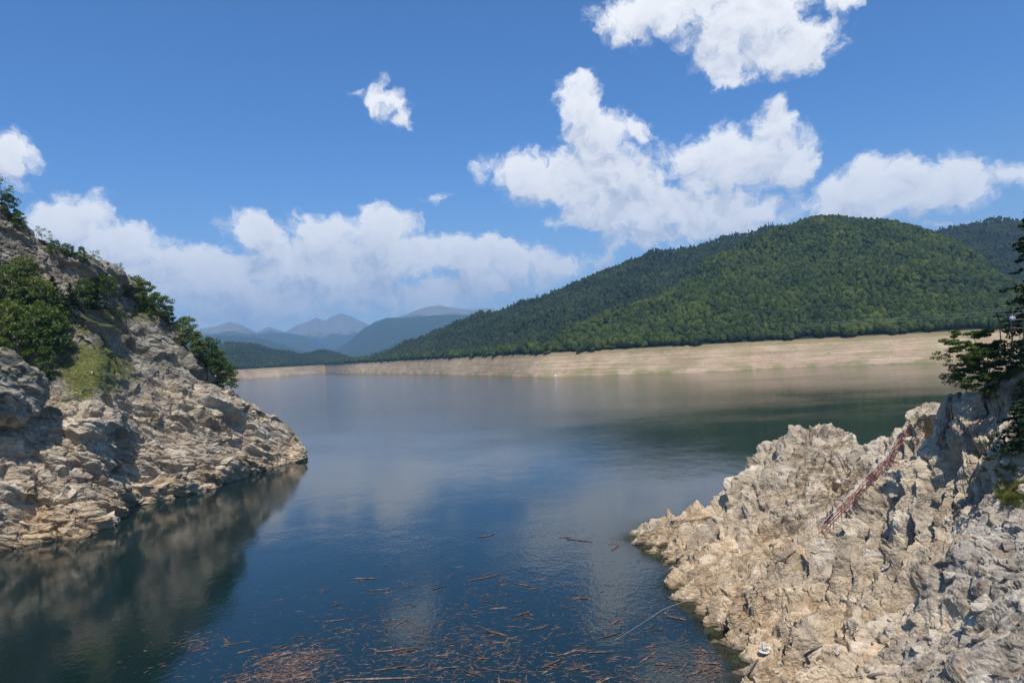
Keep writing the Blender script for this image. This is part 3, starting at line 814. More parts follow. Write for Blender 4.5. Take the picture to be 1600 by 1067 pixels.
mountain([(200, 535), (300, 528), (345, 524), (400, 527), (440, 538), (480, 550), (520, 560), (560, 566)], 11500, 2600, M_MF, 'blue wooded ridge in front of the pale left mountain', 229, .6)


# ------------------------------------------------------------------ trees
def leaves(centres, radii, counts, size, seed, droop=0.0, flat=0.0):
    """leaf quads spread through ellipsoid clumps"""
    r = np.random.default_rng(seed); C_ = []
    for c_, rad, k in zip(centres, radii, counts):
        v = r.normal(size=(k, 3)); v /= np.linalg.norm(v, axis=1, keepdims=True)
        v *= (r.random((k, 1)) ** 0.45)
        C_.append(np.array(c_) + v * np.array(rad))
    C_ = np.concatenate(C_); k = len(C_)
    a = r.normal(size=(k, 3)); a[:, 2] *= (1 - flat); a /= np.linalg.norm(a, axis=1, keepdims=True); a[:, 2] -= droop
    b = np.cross(a, r.normal(size=(k, 3)) * (np.array([.4, .4, 1]) if flat else 1)); b /= np.linalg.norm(b, axis=1, keepdims=True) + 1e-9
    s = size * (0.6 + 0.8 * r.random((k, 1)))
    V = np.stack([C_ - a * s, C_ + b * s * .55, C_ + a * s, C_ - b * s * .55], 1).reshape(-1, 3)
    return V, np.arange(4 * k).reshape(-1, 4)


def tree_meshes(name, h, w, seed, nclump, per, leaf, trunk_r, shape='round', base=0.25):
    r = random.Random(seed); tb = Buf(); cs = []; rs = []
    top = Vector((r.uniform(-.06, .06) * h, r.uniform(-.06, .06) * h, h * .9))
    mid = Vector((r.uniform(-.04, .04) * h, r.uniform(-.04, .04) * h, h * .45))
    tb.tube([(0, 0, -h * .12), mid, top], [trunk_r, trunk_r * .7, trunk_r * .15], 7)
    for i in range(nclump):
        f = (i + .5) / nclump; z = h * (base + (1 - base) * f)
        ang = i * 2.39996 + r.uniform(-.4, .4)
        if shape == 'round': prof = math.sqrt(max(0.03, 1 - ((f - .42) / .62) ** 2))
        elif shape == 'column': prof = .75 * math.sqrt(max(0.05, 1 - ((f - .45) / .58) ** 2))
        else: prof = 1 - f * .92
        rr = w / 2 * prof * r.uniform(.45, 1.0)
        c_ = Vector((math.cos(ang) * rr, math.sin(ang) * rr, z + r.uniform(-.04, .04) * h))
        cs.append(c_); q = w * r.uniform(.13, .22)
        rs.append((q, q, q * (.55 if shape != 'cone' else .35)))
        axis = mid.lerp(top, max(0, (z * .8 / h - .45) / .5)) if z * .8 > h * .45 else Vector((0, 0, 0)).lerp(mid, z * .8 / (h * .45))
        tb.tube([axis, axis.lerp(c_, .55) + Vector((0, 0, -.02 * h)), c_], [trunk_r * .32, trunk_r * .2, trunk_r * .06], 4, False)
    V, Fc = leaves(cs, rs, [per] * nclump, leaf, seed)
    return tb.mesh(name + '_trunk', True), poly_mesh(name + '_crown', V, Fc)


def conifer_meshes(name, h, w, seed, tiers, leaf, trunk_r):
    r = random.Random(seed); tb = Buf(); tb.tube([(0, 0, -1), (0, 0, h * .5), (0, 0, h)], [trunk_r, trunk_r * .6, .02], 7)
    cs, rs, ct = [], [], []
    for i in range(tiers):
        f = i / (tiers - 1); z = h * (.06 + .92 * f); L = w / 2 * (1 - f) ** .85 + .12
        for b in range(max(4, int(9 * (1 - f) + 3))):
            a = r.uniform(0, 6.28); l = L * r.uniform(.5, 1.15); jz = r.uniform(-.6, .6) * h / tiers
            for t in (.35, .65, .95):
                zj = z + jz
                cs.append((math.cos(a) * l * t, math.sin(a) * l * t, zj - l * .28 * t + .06 * l * t * t)); q = .12 * w * (1 - f * .7) * (1.15 - .5 * t)
                rs.append((q, q, q * .28)); ct.append(int(14 - 4 * t))
            tb.tube([(0, 0, z + jz), (math.cos(a) * l, math.sin(a) * l, z + jz - l * .24)], [trunk_r * .22, .01], 4, False)
    V, Fc = leaves(cs, rs, ct, leaf, seed, .35, .3)
    return tb.mesh(name + '_trunk', True), poly_mesh(name + '_crown', V, Fc)


def place_tree(name, meshes, mat, loc, s, rz, label, cat, group=None, sxy=1.0, tilt=(0, 0)):
    e = empty(name, loc, rz); e.scale = (s * sxy, s * sxy, s); e.rotation_euler = (tilt[0], tilt[1], rz)
    link('trunk', meshes[0], M_BARK, e); link('crown', meshes[1], mat, e)
    tag(e, label, cat, group); return e


# --- forest: crowns seen from a kilometre away
def far_crown(name, seed, conif=False):
    r = np.random.default_rng(seed)
    bm = bmesh.new(); bmesh.ops.create_icosphere(bm, subdivisions=3, radius=1.0)
    co = np.array([v.co[:] for v in bm.verts]); d = co.copy()
    if conif:
        z = (co[:, 2] + 1) / 2; rad = (1 - z) ** .8 * 2.6 * (1 + .25 * perlin(d * 3, seed))
        ang = np.arctan2(co[:, 1], co[:, 0]); co = np.stack([np.cos(ang) * rad, np.sin(ang) * rad, 1 + z * 17], 1); nl = 160; ls = .9
    else:
        q = 1 + .45 * perlin(d * 1.7 + seed, seed) + .35 * perlin(d * 3.6, seed + 1)
        co = d * q[:, None] * np.array([4.7, 4.7, 5.4]) + np.array([0, 0, 8.6]); nl = 420; ls = .85
    fs = [[v.index for v in f.verts] for f in bm.faces]; bm.free()
    k = r.integers(0, len(fs), nl); c_ = co[np.array(fs)[k]].mean(1); nn = d[np.array(fs)[k]].mean(1)
    a = np.cross(nn, r.normal(size=(nl, 3))); a /= np.linalg.norm(a, axis=1, keepdims=True)
    b = np.cross(nn, a) + nn * r.normal(size=(nl, 1)) * .7; b /= np.linalg.norm(b, axis=1, keepdims=True); a += nn * r.normal(size=(nl, 1)) * .5
    c_ = c_ + nn * r.random((nl, 1)) * .55; s = ls * (.5 + .8 * r.random((nl, 1)))
    V = np.stack([c_ - a * s, c_ + b * s, c_ + a * s, c_ - b * s], 1).reshape(-1, 3)
    base = len(co); tb = Buf(); tb.tube([(0, 0, -2), (0, 0, 6)], [.35, .2], 5)
    me = bpy.data.meshes.new(name)
    b2 = base + 4 * nl
    me.from_pydata([tuple(x) for x in co] + [tuple(x) for x in V] + tb.v, [], fs + [[base + 4 * i + j for j in range(4)] for i in range(nl)] + [[i + b2 for i in f] for f in tb.f])
    me.materials.append(M_FOREST); me.materials.append(M_BARK)
    mi = np.zeros(len(me.polygons), np.int32); mi[len(fs) + nl:] = 1; me.polygons.foreach_set('material_index', mi); me.update()
    return me


CROWNS = [far_crown('forest_tree', s) for s in (1, 2, 3, 4, 5)]
CONIF = [far_crown('forest_conifer', s, True) for s in (8,)]
src = bpy.data.collections.new('forest_sources')
src2 = bpy.data.collections.new('ridge_forest_sources')
for me in CROWNS[:4] + CONIF + CONIF:
    m2 = me.copy(); m2.materials[0] = M_FOREST2; src2.objects.link(bpy.data.objects.new('ridge_forest_source', m2))
for me in CROWNS + CROWNS[:4]: src.objects.link(bpy.data.objects.new('forest_source', me))


def instance_stuff(name, pts, coll, smin, smax, label, cat, tilt=0.12):
    me = bpy.data.meshes.new(name); me.vertices.add(len(pts)); me.vertices.foreach_set('co', np.asarray(pts, np.float32).ravel()); me.update()
    o_ = bpy.data.objects.new(name, me); COL.objects.link(o_); tag(o_, label, cat, kind='stuff')
    ng = bpy.data.node_groups.new(name + '_scatter', 'GeometryNodeTree')
    ng.interface.new_socket('Geometry', in_out='INPUT', socket_type='NodeSocketGeometry'); ng.interface.new_socket('Geometry', in_out='OUTPUT', socket_type='NodeSocketGeometry')
    nn = ng.nodes; gi = nn.new('NodeGroupInput'); go = nn.new('NodeGroupOutput')
    ip = nn.new('GeometryNodeInstanceOnPoints'); ci = nn.new('GeometryNodeCollectionInfo')
    ci.inputs['Collection'].default_value = coll; ci.inputs['Separate Children'].default_value = True; ci.inputs['Reset Children'].default_value = True
    ip.inputs['Pick Instance'].default_value = True
    rr = nn.new('FunctionNodeRandomValue'); rr.data_type = 'FLOAT_VECTOR'; rr.inputs[0].default_value = (-tilt, -tilt, 0); rr.inputs[1].default_value = (tilt, tilt, 6.283)
    rs_ = nn.new('FunctionNodeRandomValue'); rs_.data_type = 'FLOAT_VECTOR'; rs_.inputs[0].default_value = (smin, smin, smin * .85); rs_.inputs[1].default_value = (smax, smax, smax * 1.1); rs_.inputs['Seed'].default_value = 5
    ri = nn.new('FunctionNodeRandomValue'); ri.data_type = 'INT'; ri.inputs[4].default_value = 0; ri.inputs[5].default_value = len(coll.objects) - 1; ri.inputs['Seed'].default_value = 9
    L = ng.links
    L.new(gi.outputs[0], ip.inputs['Points']); L.new(ci.outputs[0], ip.inputs['Instance'])
    L.new(rr.outputs[0], ip.inputs['Rotation']); L.new(rs_.outputs[0], ip.inputs['Scale']); L.new(ri.outputs[2], ip.inputs['Instance Index'])
    L.new(ip.outputs[0], go.inputs[0])
    md = o_.modifiers.new('scatter', 'NODES'); md.node_group = ng
    return o_


def sample(g, nmax, cell, ok):
    a = g[:-1, :-1].reshape(-1, 3); b = g[:-1, 1:].reshape(-1, 3); c_ = g[1:, 1:].reshape(-1, 3); d = g[1:, :-1].reshape(-1, 3)
    ar = np.linalg.norm(np.cross(c_ - a, d - b), axis=1) / 2
    k = rng.choice(len(a), nmax, p=ar / ar.sum()); u = rng.random((nmax, 1)); v = rng.random((nmax, 1))
    P = a[k] * (1 - u) * (1 - v) + b[k] * u * (1 - v) + c_[k] * u * v + d[k] * (1 - u) * v
    P = P[ok(P)]
    key = np.floor(P[:, :2] / cell).astype(np.int64); key = key[:, 0] * 1000003 + key[:, 1]
    _, first = np.unique(key, return_index=True)
    return P[np.sort(first)]


rowsA = gA[:int(len(gA) * .95)]
PA = sample(rowsA, 220000, 7.2, lambda P: P[:, 2] > POOL + 2.0 + 9.0 * fbm(P * np.array([1, 1, 0]) / 38, 3, 140))
pxA, pyA, dA = proj(PA)
order = np.argsort(np.where((pxA > 850) & (pxA < 1560), dA + 3.0 * np.maximum(0, PA[:, 2] - POOL), 1e9))
edge_ids = order[:300]; rest = np.setdiff1d(np.arange(len(PA)), edge_ids)
for i_ in edge_ids:
    o_ = bpy.data.objects.new('forest_tree', CROWNS[int(rng.integers(0, 5))]); COL.objects.link(o_)
    o_.location = PA[i_] - np.array([0, 0, .8]); s = float(rng.uniform(.85, 1.5)); o_.scale = (s, s, s * float(rng.uniform(.9, 1.15))); o_.rotation_euler = (0, 0, float(rng.uniform(0, 6.28)))
    tag(o_, 'green broadleaf tree in the front edge of the forest, just above the bare far shore', 'tree', 'trees along the lower edge of the forested hill')
PB = sample(gB[:int(len(gB) * .95)], 160000, 10.5, lambda P: P[:, 2] > POOL + 3)
PL = sample(gL[:int(len(gL) * .95)], 90000, 12.0, lambda P: P[:, 2] > POOL + 3)
instance_stuff('forest', PA[rest], src, .5, 1.4, 'dense green broadleaf forest covering the near hill', 'forest')
instance_stuff('forest', PB, src2, .6, 1.45, 'dark green forest covering the long ridge behind the near hill', 'forest')
instance_stuff('forest', PL, src2, .8, 1.3, 'hazy dark woods on the low hill at the far end of the lake', 'forest')

# --- trees and shrubs of the left cliff
BR = [tree_meshes('cliff_tree', 10, 8.5, 301, 26, 110, .30, .18, 'round', .18), tree_meshes('cliff_tree', 10, 7, 302, 24, 110, .28, .16, 'round', .15),
      tree_meshes('cliff_tree', 10, 6, 303, 24, 100, .27, .15, 'column', .15), tree_meshes('cliff_tree', 10, 9.5, 304, 28, 110, .30, .2, 'round', .2), tree_meshes('sparse', 10, 9, 305, 13, 45, .24, .16, 'round', .35)]
CN = conifer_meshes('cliff_conifer', 10, 6.5, 311, 13, .30, .16)
cgx, cgy, cgd = proj(G); CG = G.reshape(-1, 3); cgx, cgy, cgd = cgx.ravel(), cgy.ravel(), cgd.ravel()


def on_cliff(px, py):
    e = (cgx - px) ** 2 + (cgy - py) ** 2
    k = np.argpartition(e, 12)[:12]
    return CG[k[np.argmin(cgd[k])]]


shrubs = [  # base pixel, height in pixels, kind, label
    (3, 338, 66, 4, 'thin tree on the very top of the cliff at the left frame edge'), (14, 342, 46, 1, 'leafy shrub on the cliff top beside the left frame edge'), (31, 358, 30, 0, 'small round shrub on the cliff skyline, second below the top'),
    (66, 384, 34, 4, 'sparse spindly shrub on the upper cliff skyline'), (86, 398, 26, 0, 'low wide pale shrub left in the pair on the cliff skyline'), (106, 402, 24, 3, 'low wide pale shrub right in the pair on the cliff skyline'),
    (128, 412, 30, 2, 'dense dark round bush on the bare upper cliff'), (150, 420, 32, 4, 'spindly dark pine-like shrub on the cliff skyline'), (152, 440, 26, 1, 'small green bush below the spindly skyline shrub'), (188, 434, 26, 4, 'wind-bent sparse shrub at the shoulder of the cliff skyline'),
    (84, 400, 16, 2, 'tiny bush below the pale shrubs of the cliff top'),
    (18, 470, 62, 0, 'green tree high in the gully at the left frame edge'), (42, 448, 52, 3, 'bright green tree standing highest in the wooded gully'), (8, 540, 78, 3, 'broad tree at the left frame edge below the gully top'), (34, 520, 84, 1, 'tall dark green tree in the upper middle of the gully'),
    (62, 500, 74, 0, 'leafy tree at the centre of the wooded gully'), (85, 490, 66, 5, 'layered conifer at the right side of the wooded gully'), (58, 560, 96, 3, 'large dark tree low in the wooded gully'), (84, 560, 78, 0, 'dark tree at the lower right of the wooded gully'),
    (30, 575, 80, 1, 'bushy tree above the overhanging outcrop'), (72, 596, 66, 2, 'narrow tree at the foot of the wooded gully by the grass'), (90, 520, 60, 1, 'tree at the right rim of the wooded gully'),
    (112, 482, 44, 5, 'spreading conifer bush left of the grey rock step'), (132, 484, 52, 0, 'dark bush in the middle of the row above the grey rock step'), (150, 480, 46, 5, 'dark conifer bush with hanging foot above the grey rock step'), (168, 468, 42, 3, 'rounded bush at the right end of the row above the grey rock step'),
    (212, 476, 50, 0, 'leafy tree first in the row below the cliff shoulder'), (230, 488, 56, 1, 'leafy tree second in the row below the cliff shoulder'), (250, 502, 48, 3, 'grey-green tree third in the row below the cliff shoulder'), (266, 512, 40, 2, 'slender tree fourth in the row below the cliff shoulder'),
    (292, 540, 52, 0, 'bright round tree on the descending cliff ridge'), (310, 562, 52, 2, 'narrow tree on the ridge beside the bright round tree'), (324, 584, 62, 3, 'dense tree on the lower ridge above the far lake'), (342, 602, 62, 1, 'green tree near the low end of the cliff ridge'), (356, 608, 48, 0, 'last bush at the low end of the cliff ridge above the water'),
]
for i_, (px, py, hp, kind, lab) in enumerate(shrubs):
    b = on_cliff(px, py); d_ = b[1] if True else 0
    hm = .9 * hp / F_PX * np.dot(b - CAM, FW)
    ms = CN if kind == 5 else BR[kind]
    place_tree('shrub' if hp < 50 else 'tree', ms, M_NEEDLE if kind == 5 else M_LEAF, b - np.array([0, 0, .05 * hm]), hm / 10.0, random.uniform(0, 6.28), lab, 'shrub' if hp < 50 else 'tree', 'trees and shrubs on the left cliff', sxy=(1.35 if kind == 5 else .95 if hp > 35 else 1.0))

# grass tufts
tuft_coll = bpy.data.collections.new('tuft_sources')
for s in range(3):
    r = np.random.default_rng(400 + s); nb = 26
    a = r.random(nb) * 6.28; rad = r.random(nb) * .28; l = .25 + .35 * r.random(nb)
    b0 = np.stack([np.cos(a) * rad, np.sin(a) * rad, 0 * a - .05], 1); tip = b0 + np.stack([np.cos(a) * l * .5, np.sin(a) * l * .5, l], 1)
    sd_ = np.stack([-np.sin(a), np.cos(a), 0 * a], 1) * .035
    V = np.stack([b0 - sd_, b0 + sd_, tip], 1).reshape(-1, 3)
    me = poly_mesh('grass_tuft', V, np.arange(3 * nb).reshape(-1, 3)); me.materials.append(M_GRASS); tuft_coll.objects.link(bpy.data.objects.new('grass_source', me))
k = np.where((cl_grass.ravel() > .40) & (ND[..., 2].ravel() > .3) & (GB[..., 2].ravel() > 37) & (gx.ravel() > -20))[0]; k = rng.choice(k, min(7000, len(k)), replace=False)
instance_stuff('grass', CG[k], tuft_coll, .4, .8, 'yellow green grass on the cliff ledge', 'grass', .3)
k = np.where((sl_grass.ravel() > .38) & (SNd[..., 2].ravel() > .3))[0]; k = rng.choice(k, min(6000, len(k)), replace=False)
instance_stuff('grass', SGd.reshape(-1, 3)[k], tuft_coll, .5, 1.3, 'dry grass growing in pockets of the right rock slope', 'grass', .3)

# ------------------------------------------------------------------ loose stones on the slopes (parts of the slopes)
STONES = []
for s in range(8):
    r = np.random.default_rng(500 + s); bm = bmesh.new()
    for q in r.uniform(-1, 1, (13, 3)) * np.array([.62, .5, .38]) * (1 + .0 * s): bm.verts.new(q)
    ret = bmesh.ops.convex_hull(bm, input=bm.verts)
    bmesh.ops.delete(bm, geom=[v for v in bm.verts if not v.link_faces], context='VERTS')
    me = bpy.data.meshes.new('stone'); bm.to_mesh(me); bm.free(); STONES.append(me)
    for nm, val in (('tint', r.random()), ('tint2', r.random()), ('grass', 0.0), ('greyness', r.random() * .4)):
        a = me.attributes.new(nm, 'FLOAT', 'POINT'); a.data.foreach_set('value', np.full(len(me.vertices), val, np.float32))
STONES_C = [me.copy() for me in STONES]
for me in STONES: me.materials.append(M_SLOPE)
for me in STONES_C: me.materials.append(M_CLIFF)


def scatter_stones(Pg, Ng, px, py, ok, n_, parent, meshes, smin, smax):
    k = np.where(ok.ravel())[0]; k = rng.choice(k, n_, replace=False)
    for i_ in k:
        s = smin + (smax - smin) * rng.random() ** 2.5
        o_ = bpy.data.objects.new('stone', meshes[int(rng.integers(0, 8))]); COL.objects.link(o_); o_.parent = parent
        o_.location = Pg[i_] + Ng[i_] * s * .12; o_.scale = (s * rng.uniform(.7, 1.3), s * rng.uniform(.7, 1.2), s * rng.uniform(.6, 1.1))
        o_.rotation_euler = (rng.uniform(-.7, .7), rng.uniform(-.7, .7), rng.uniform(0, 6.28))


sx_, sy_, sdp = proj(SGd)
scatter_stones(SGd.reshape(-1, 3), SNd.reshape(-1, 3), None, None, (SGd[..., 2] > .3) & (SNd[..., 2] > .55) & (sx_ > 1010) & (sx_ < 1620) & (sy_ < 1090) & (SGd[..., 2] < 38), 230, rock_slope, STONES, .4, 2.2)
ux, uy, _ = proj(G)
scatter_stones(CG, ND.reshape(-1, 3), None, None, (G[..., 2] > .3) & (G[..., 2] < 60) & (ND[..., 2] > .4) & (ux > -10) & (ux < 460), 80, cliff, STONES_C, .9, 3.6)

# pale boulders lying on the bare far shore
gxA, gyA, gdA = proj(gA); fA = gA.reshape(-1, 3); gxA, gyA = gxA.ravel(), gyA.ravel()
for i_, (px, py, s, lab) in enumerate([
    (1239, 549, 3.2, 'pale boulder high on the far shore, nearest the treeline'), (1296, 551, 3.4, 'white boulder alone at mid height of the far shore'), (1227, 567, 3.0, 'pale boulder left of a pair near the water on the far shore'), (1243, 566, 3.2, 'pale boulder right of a pair near the water on the far shore'),
    (1393, 538, 3.8, 'large white boulder high on the far shore at right'), (1206, 554, 2.6, 'small pale boulder left of the others on the far shore'), (1252, 557, 2.2, 'small pale boulder between the treeline and the paired boulders'), (1146, 575, 2.4, 'dark boulder near the water on the far shore'),
    (925, 558, 3.2, 'white rock below the forest edge on the left of the far shore'), (868, 587, 4.2, 'white rock at the waterline of the far shore'), (1390, 559, 2.6, 'pale boulder beside the green strip on the far shore'), (1168, 554, 2.2, 'small pale boulder on the middle of the far shore')]):
    e = (gxA - px) ** 2 + (gyA - py) ** 2; b = fA[np.argmin(e)]
    o_ = bpy.data.objects.new('boulder', STONES[i_ % 8].copy()); COL.objects.link(o_); o_.data.materials.clear(); o_.location = b + np.array([0, 0, .3 * s]); o_.scale = (s, s, s * .9); o_.rotation_euler = (.3 * i_, .2, i_)
    tag(o_, lab, 'boulder', 'boulders on the far shore')
    o_.data.materials.append(bpy.data.materials.get('pale_boulder') or plain('pale_boulder', (0.80, 0.77, 0.72), .9))

# ------------------------------------------------------------------ near vegetation on the right shoulder
scx, scy, scd = sx_.ravel(), sy_.ravel(), sdp.ravel(); SF = SGd.reshape(-1, 3)


def on_slope(px, py):
    e = (scx - px) ** 2 + (scy - py) ** 2; k = np.argpartition(e, 12)[:12]; return SF[k[np.argmin(scd[k])]]


def near_tree(name, base_px, d, clumps, leaf, per, mat, trunk_r, label, seed, flat=.25):
    """a tree whose limbs lead to leaf layers given as (image x, y, half width, half height, depth offset)"""
    b = on_slope(*base_px); e = empty(name, b); r = random.Random(seed)
    tb = Buf(); cs, rs, ct = [], [], []
    tops = [at_d(cx, cy, b[1] + dz) - b for cx, cy, rx, ry, dz in clumps]
    root = Vector((0, 0, -.6)); zmax = max(t[2] for t in tops)
    fork = Vector((np.mean([t[0] for t in tops]) * .25, 0, max(.8, zmax * .35)))
    tb.tube([root, fork * .5 + Vector((.1, 0, 0)), fork], [trunk_r, trunk_r * .85, trunk_r * .65], 8)
    for t, (cx, cy, rx, ry, dz) in zip(tops, clumps):
        t = Vector(t); mx_ = rx / F_PX * b[1]; mz = ry / F_PX * b[1]
        midp = fork.lerp(t, .5) + Vector((r.uniform(-.2, .2), r.uniform(-.2, .2), .25))
        tb.tube([fork * .8, midp, t], [trunk_r * .4, trunk_r * .26, .02], 5)
        sub = max(5, int(mx_ * 5))
        for j in range(sub):
            c_ = t + Vector((r.uniform(-1, 1) * mx_ * .85, r.uniform(-1, 1) * mx_ * .85, r.uniform(-.8, .8) * mz))
            tb.tube([t.lerp(midp, .25), c_], [.025, .008], 3, False)
            q = r.uniform(.34, .6); cs.append(c_); rs.append((q * 1.5, q * 1.5, q * .55)); ct.append(per)
    V, Fc = leaves(cs, rs, ct, leaf, seed, .1, flat)
    link('trunk', tb.mesh('trunk', True), M_BARK, e); link('crown', poly_mesh('crown', V, Fc), mat, e)
    tag(e, label, 'tree'); return e


near_tree('tree', (1545, 618), 92, [(1520, 522, 30, 7, 1), (1498, 536, 22, 8, -1), (1525, 545, 30, 9, 1.5), (1548, 540, 18, 8, 0), (1512, 562, 26, 9, -1), (1545, 570, 34, 10, 1), (1580, 562, 26, 10, 0), (1530, 584, 34, 9, -1.2), (1572, 588, 34, 10, -1.5), (1600, 580, 24, 10, 1), (1556, 602, 26, 8, -1), (1500, 575, 16, 7, 1), (1590, 602, 22, 8, -.5), (1535, 556, 26, 8, -1), (1560, 552, 20, 8, 1), (1508, 548, 18, 7, 0), (1550, 590, 24, 8, -2), (1518, 598, 16, 7, -1)],
          .16, 150, M_LEAF, .2, 'spreading green tree with layered foliage on the right rock shoulder', 601)
near_tree('tree', (1506, 608), 92, [(1478, 560, 10, 16, 0), (1484, 580, 12, 16, .5), (1490, 598, 12, 10, 0), (1466, 552, 6, 12, 0), (1494, 572, 10, 12, -.5), (1474, 590, 7, 10, 0)],
          .13, 40, M_PALELEAF, .07, 'thin pale wispy tree leaning over the water left of the layered tree', 602, .0)
near_tree('shrub', (1530, 622), 92, [(1522, 606, 14, 8, -1), (1545, 612, 18, 8, -1.5), (1572, 615, 18, 8, -1.5), (1598, 618, 18, 9, -1.5)], .13, 55, M_LEAF, .06, 'dark undergrowth shrub at the foot of the layered tree', 603)
NC = [conifer_meshes('near_conifer', 17, 9.5, 611, 24, .24, .24), conifer_meshes('near_conifer', 7, 6.0, 612, 13, .20, .12)]
for px, base_py, d, s, ms, lab in [(1622, 560, 90, 1.22, NC[0], 'tall dark conifer at the right frame edge with branches reaching in'), (1672, 560, 86, 1.1, NC[0], 'tall conifer behind the branches at the right frame edge'), (1594, 560, 84, 1.25, NC[1], 'low dark conifer below the railing at the right frame edge'), (1628, 575, 87, .85, NC[1], 'small conifer right of the low dark conifer')]:
    b = at_d(px, base_py, d); b[2] = float(slope_z(np.array([b[0]]), np.array([b[1]]))[0])
    place_tree('conifer_tree', ms, M_NEEDLE, b, s, px, lab, 'tree')

# ------------------------------------------------------------------ red stair on the rock
st = empty('metal_stair'); tag(st, 'long red metal stair with white handrails climbing the right rock slope', 'stair')
ends = [on_slope(1282, 838), on_slope(1352, 768), on_slope(1420, 692)]
def top_z(q):
    k_ = (np.abs(SF[:, 0] - q[0]) < .9) & (np.abs(SF[:, 1] - q[1]) < .9); return SF[k_, 2].max() if k_.any() else q[2]
lift = []
for e0_, e1_, kk in ((ends[0], ends[1], 4), (ends[1], ends[2], 5)):
    for j in range(kk + (e1_ is ends[2])):
        q = e0_ + (e1_ - e0_) * j / kk; lift.append(Vector((q[0], q[1], min(q[2] + 1.9, max(q[2] + .7, top_z(q) + .15)))))
for a_, b_ in zip(lift[:-1], lift[1:]):
    ax = (b_ - a_).normalized(); side = ax.cross(Vector((0, 0, 1))).normalized(); L_ = (b_ - a_).length
    for s in (-1, 1):
        bb = Buf(); bb.box((a_ + b_) / 2 + side * s * .32, L_, .05, .12, (ax, side, side.cross(ax))); link('stringer', bb.mesh('stringer'), M_REDPAINT, st)
        bb = Buf(); bb.tube([a_ + side * s * .32 + Vector((0, 0, 1.05)), b_ + side * s * .32 + Vector((0, 0, 1.05))], .035, 6); link('handrail', bb.mesh('handrail', True), M_WHITEPAINT if s < 0 else M_REDPAINT, st)
        bb = Buf(); bb.tube([a_ + side * s * .32 + Vector((0, 0, .55)), b_ + side * s * .32 + Vector((0, 0, .55))], .026, 6); link('rail', bb.mesh('rail', True), M_REDPAINT, st)
        for j in range(int(L_ / 2.0) + 1):
            q = a_.lerp(b_, j * 2.0 / L_) + side * s * .32; bb = Buf(); bb.tube([q - Vector((0, 0, 1.2)), q + Vector((0, 0, 1.05))], .035, 5); link('post', bb.mesh('post'), M_REDPAINT, st)
    for j in range(1, int(L_ / .6)):
        q = a_.lerp(b_, j * .6 / L_); bb = Buf(); hx_ = Vector((ax.x, ax.y, 0)).normalized(); bb.box(q + Vector((0, 0, .1)),   .20, .58, .035, (hx_, side, Vector((0, 0, 1)))); link('tread', bb.mesh('tread'), M_TREAD, st)

# ------------------------------------------------------------------ viewing platform with a person
pf = empty('viewing_platform', at_d(1592, 512, 86)); tag(pf, 'small railed lookout platform among the conifers at the right frame edge', 'platform')
bb = Buf()
for j in range(18): bb.box((-1.6 + j * .36, 0, -.05), .33, 2.0, .07)
link('deck', bb.mesh('deck'), M_WOODDECK, pf)
for x_ in (-1.7, -.2, 1.3, 2.8, 4.3):
    b2 = Buf(); b2.box((x_, -.98, -.6), .09, .09, 3.4); link('post', b2.mesh('post'), M_METAL, pf)
    b2 = Buf(); b2.box((x_, .98, -.6), .09, .09, 3.4); link('post', b2.mesh('post'), M_METAL, pf)
for z_ in (.55, 1.06):
    for y_ in (-.98, .98):
        b2 = Buf(); b2.box((1.3, y_, z_), 6.2, .06, .07); link('rail', b2.mesh('rail'), M_WOODDECK if z_ > 1 else M_METAL, pf)
    b2 = Buf(); b2.box((-1.75, 0, z_), .06, 1.9, .07); link('rail', b2.mesh('rail'), M_WOODDECK if z_ > 1 else M_METAL, pf)


def skinned(name, verts, edges, rad, mat, parent, root=0):
    me = bpy.data.meshes.new(name); me.from_pydata(verts, edges, []); o_ = link(name, me, mat, parent)
    md = o_.modifiers.new('skin', 'SKIN'); md.use_smooth_shade = True
    for i_, v in enumerate(me.skin_vertices[0].data): v.radius = (rad[i_], rad[i_]); v.use_root = (i_ == root)
    o_.modifiers.new('sub', 'SUBSURF').levels = 1; o_.modifiers['sub'].render_levels = 2
    return o_


base = at_d(1583, 512.5, 85.6); base[2] = pf.location.z - .01
pe = empty('person', base, 2.6); tag(pe, 'person in light blue shirt and dark trousers standing at the lookout railing', 'person')
M_SKIN = plain('skin', (.45, .28, .2), .6, .3, .05); M_SHIRT = plain('light_blue_shirt', (.40, .55, .85), .8, .2, .08); M_TROUS = plain('dark_trousers', (.02, .028, .06), .8, .2, .1); M_HAIR = plain('hair', (.03, .02, .015), .7)
skinned('body', [(0, 0, .95), (0, 0, 1.2), (0, 0, 1.45), (0, .01, 1.54), (0, .02, 1.62), (0, .02, 1.72), (-.19, 0, 1.42), (-.27, .05, 1.15), (-.2, .28, 1.07), (-.17, .36, 1.08), (.19, 0, 1.42), (.27, .05, 1.15), (.2, .28, 1.07), (.17, .36, 1.08), (-.1, 0, .9), (-.11, .01, .5), (-.11, -.02, .08), (-.12, .14, .04), (.1, 0, .9), (.11, .01, .5), (.11, -.02, .08), (.12, .14, .04)],
        [(0, 1), (1, 2), (2, 3), (3, 4), (4, 5), (2, 6), (6, 7), (7, 8), (8, 9), (2, 10), (10, 11), (11, 12), (12, 13), (0, 14), (14, 15), (15, 16), (16, 17), (0, 18), (18, 19), (19, 20), (20, 21)],
        [.14, .14, .13, .055, .085, .08, .06, .045, .035, .03, .06, .045, .035, .03, .09, .065, .045, .035, .09, .065, .045, .035], M_SKIN, pe)
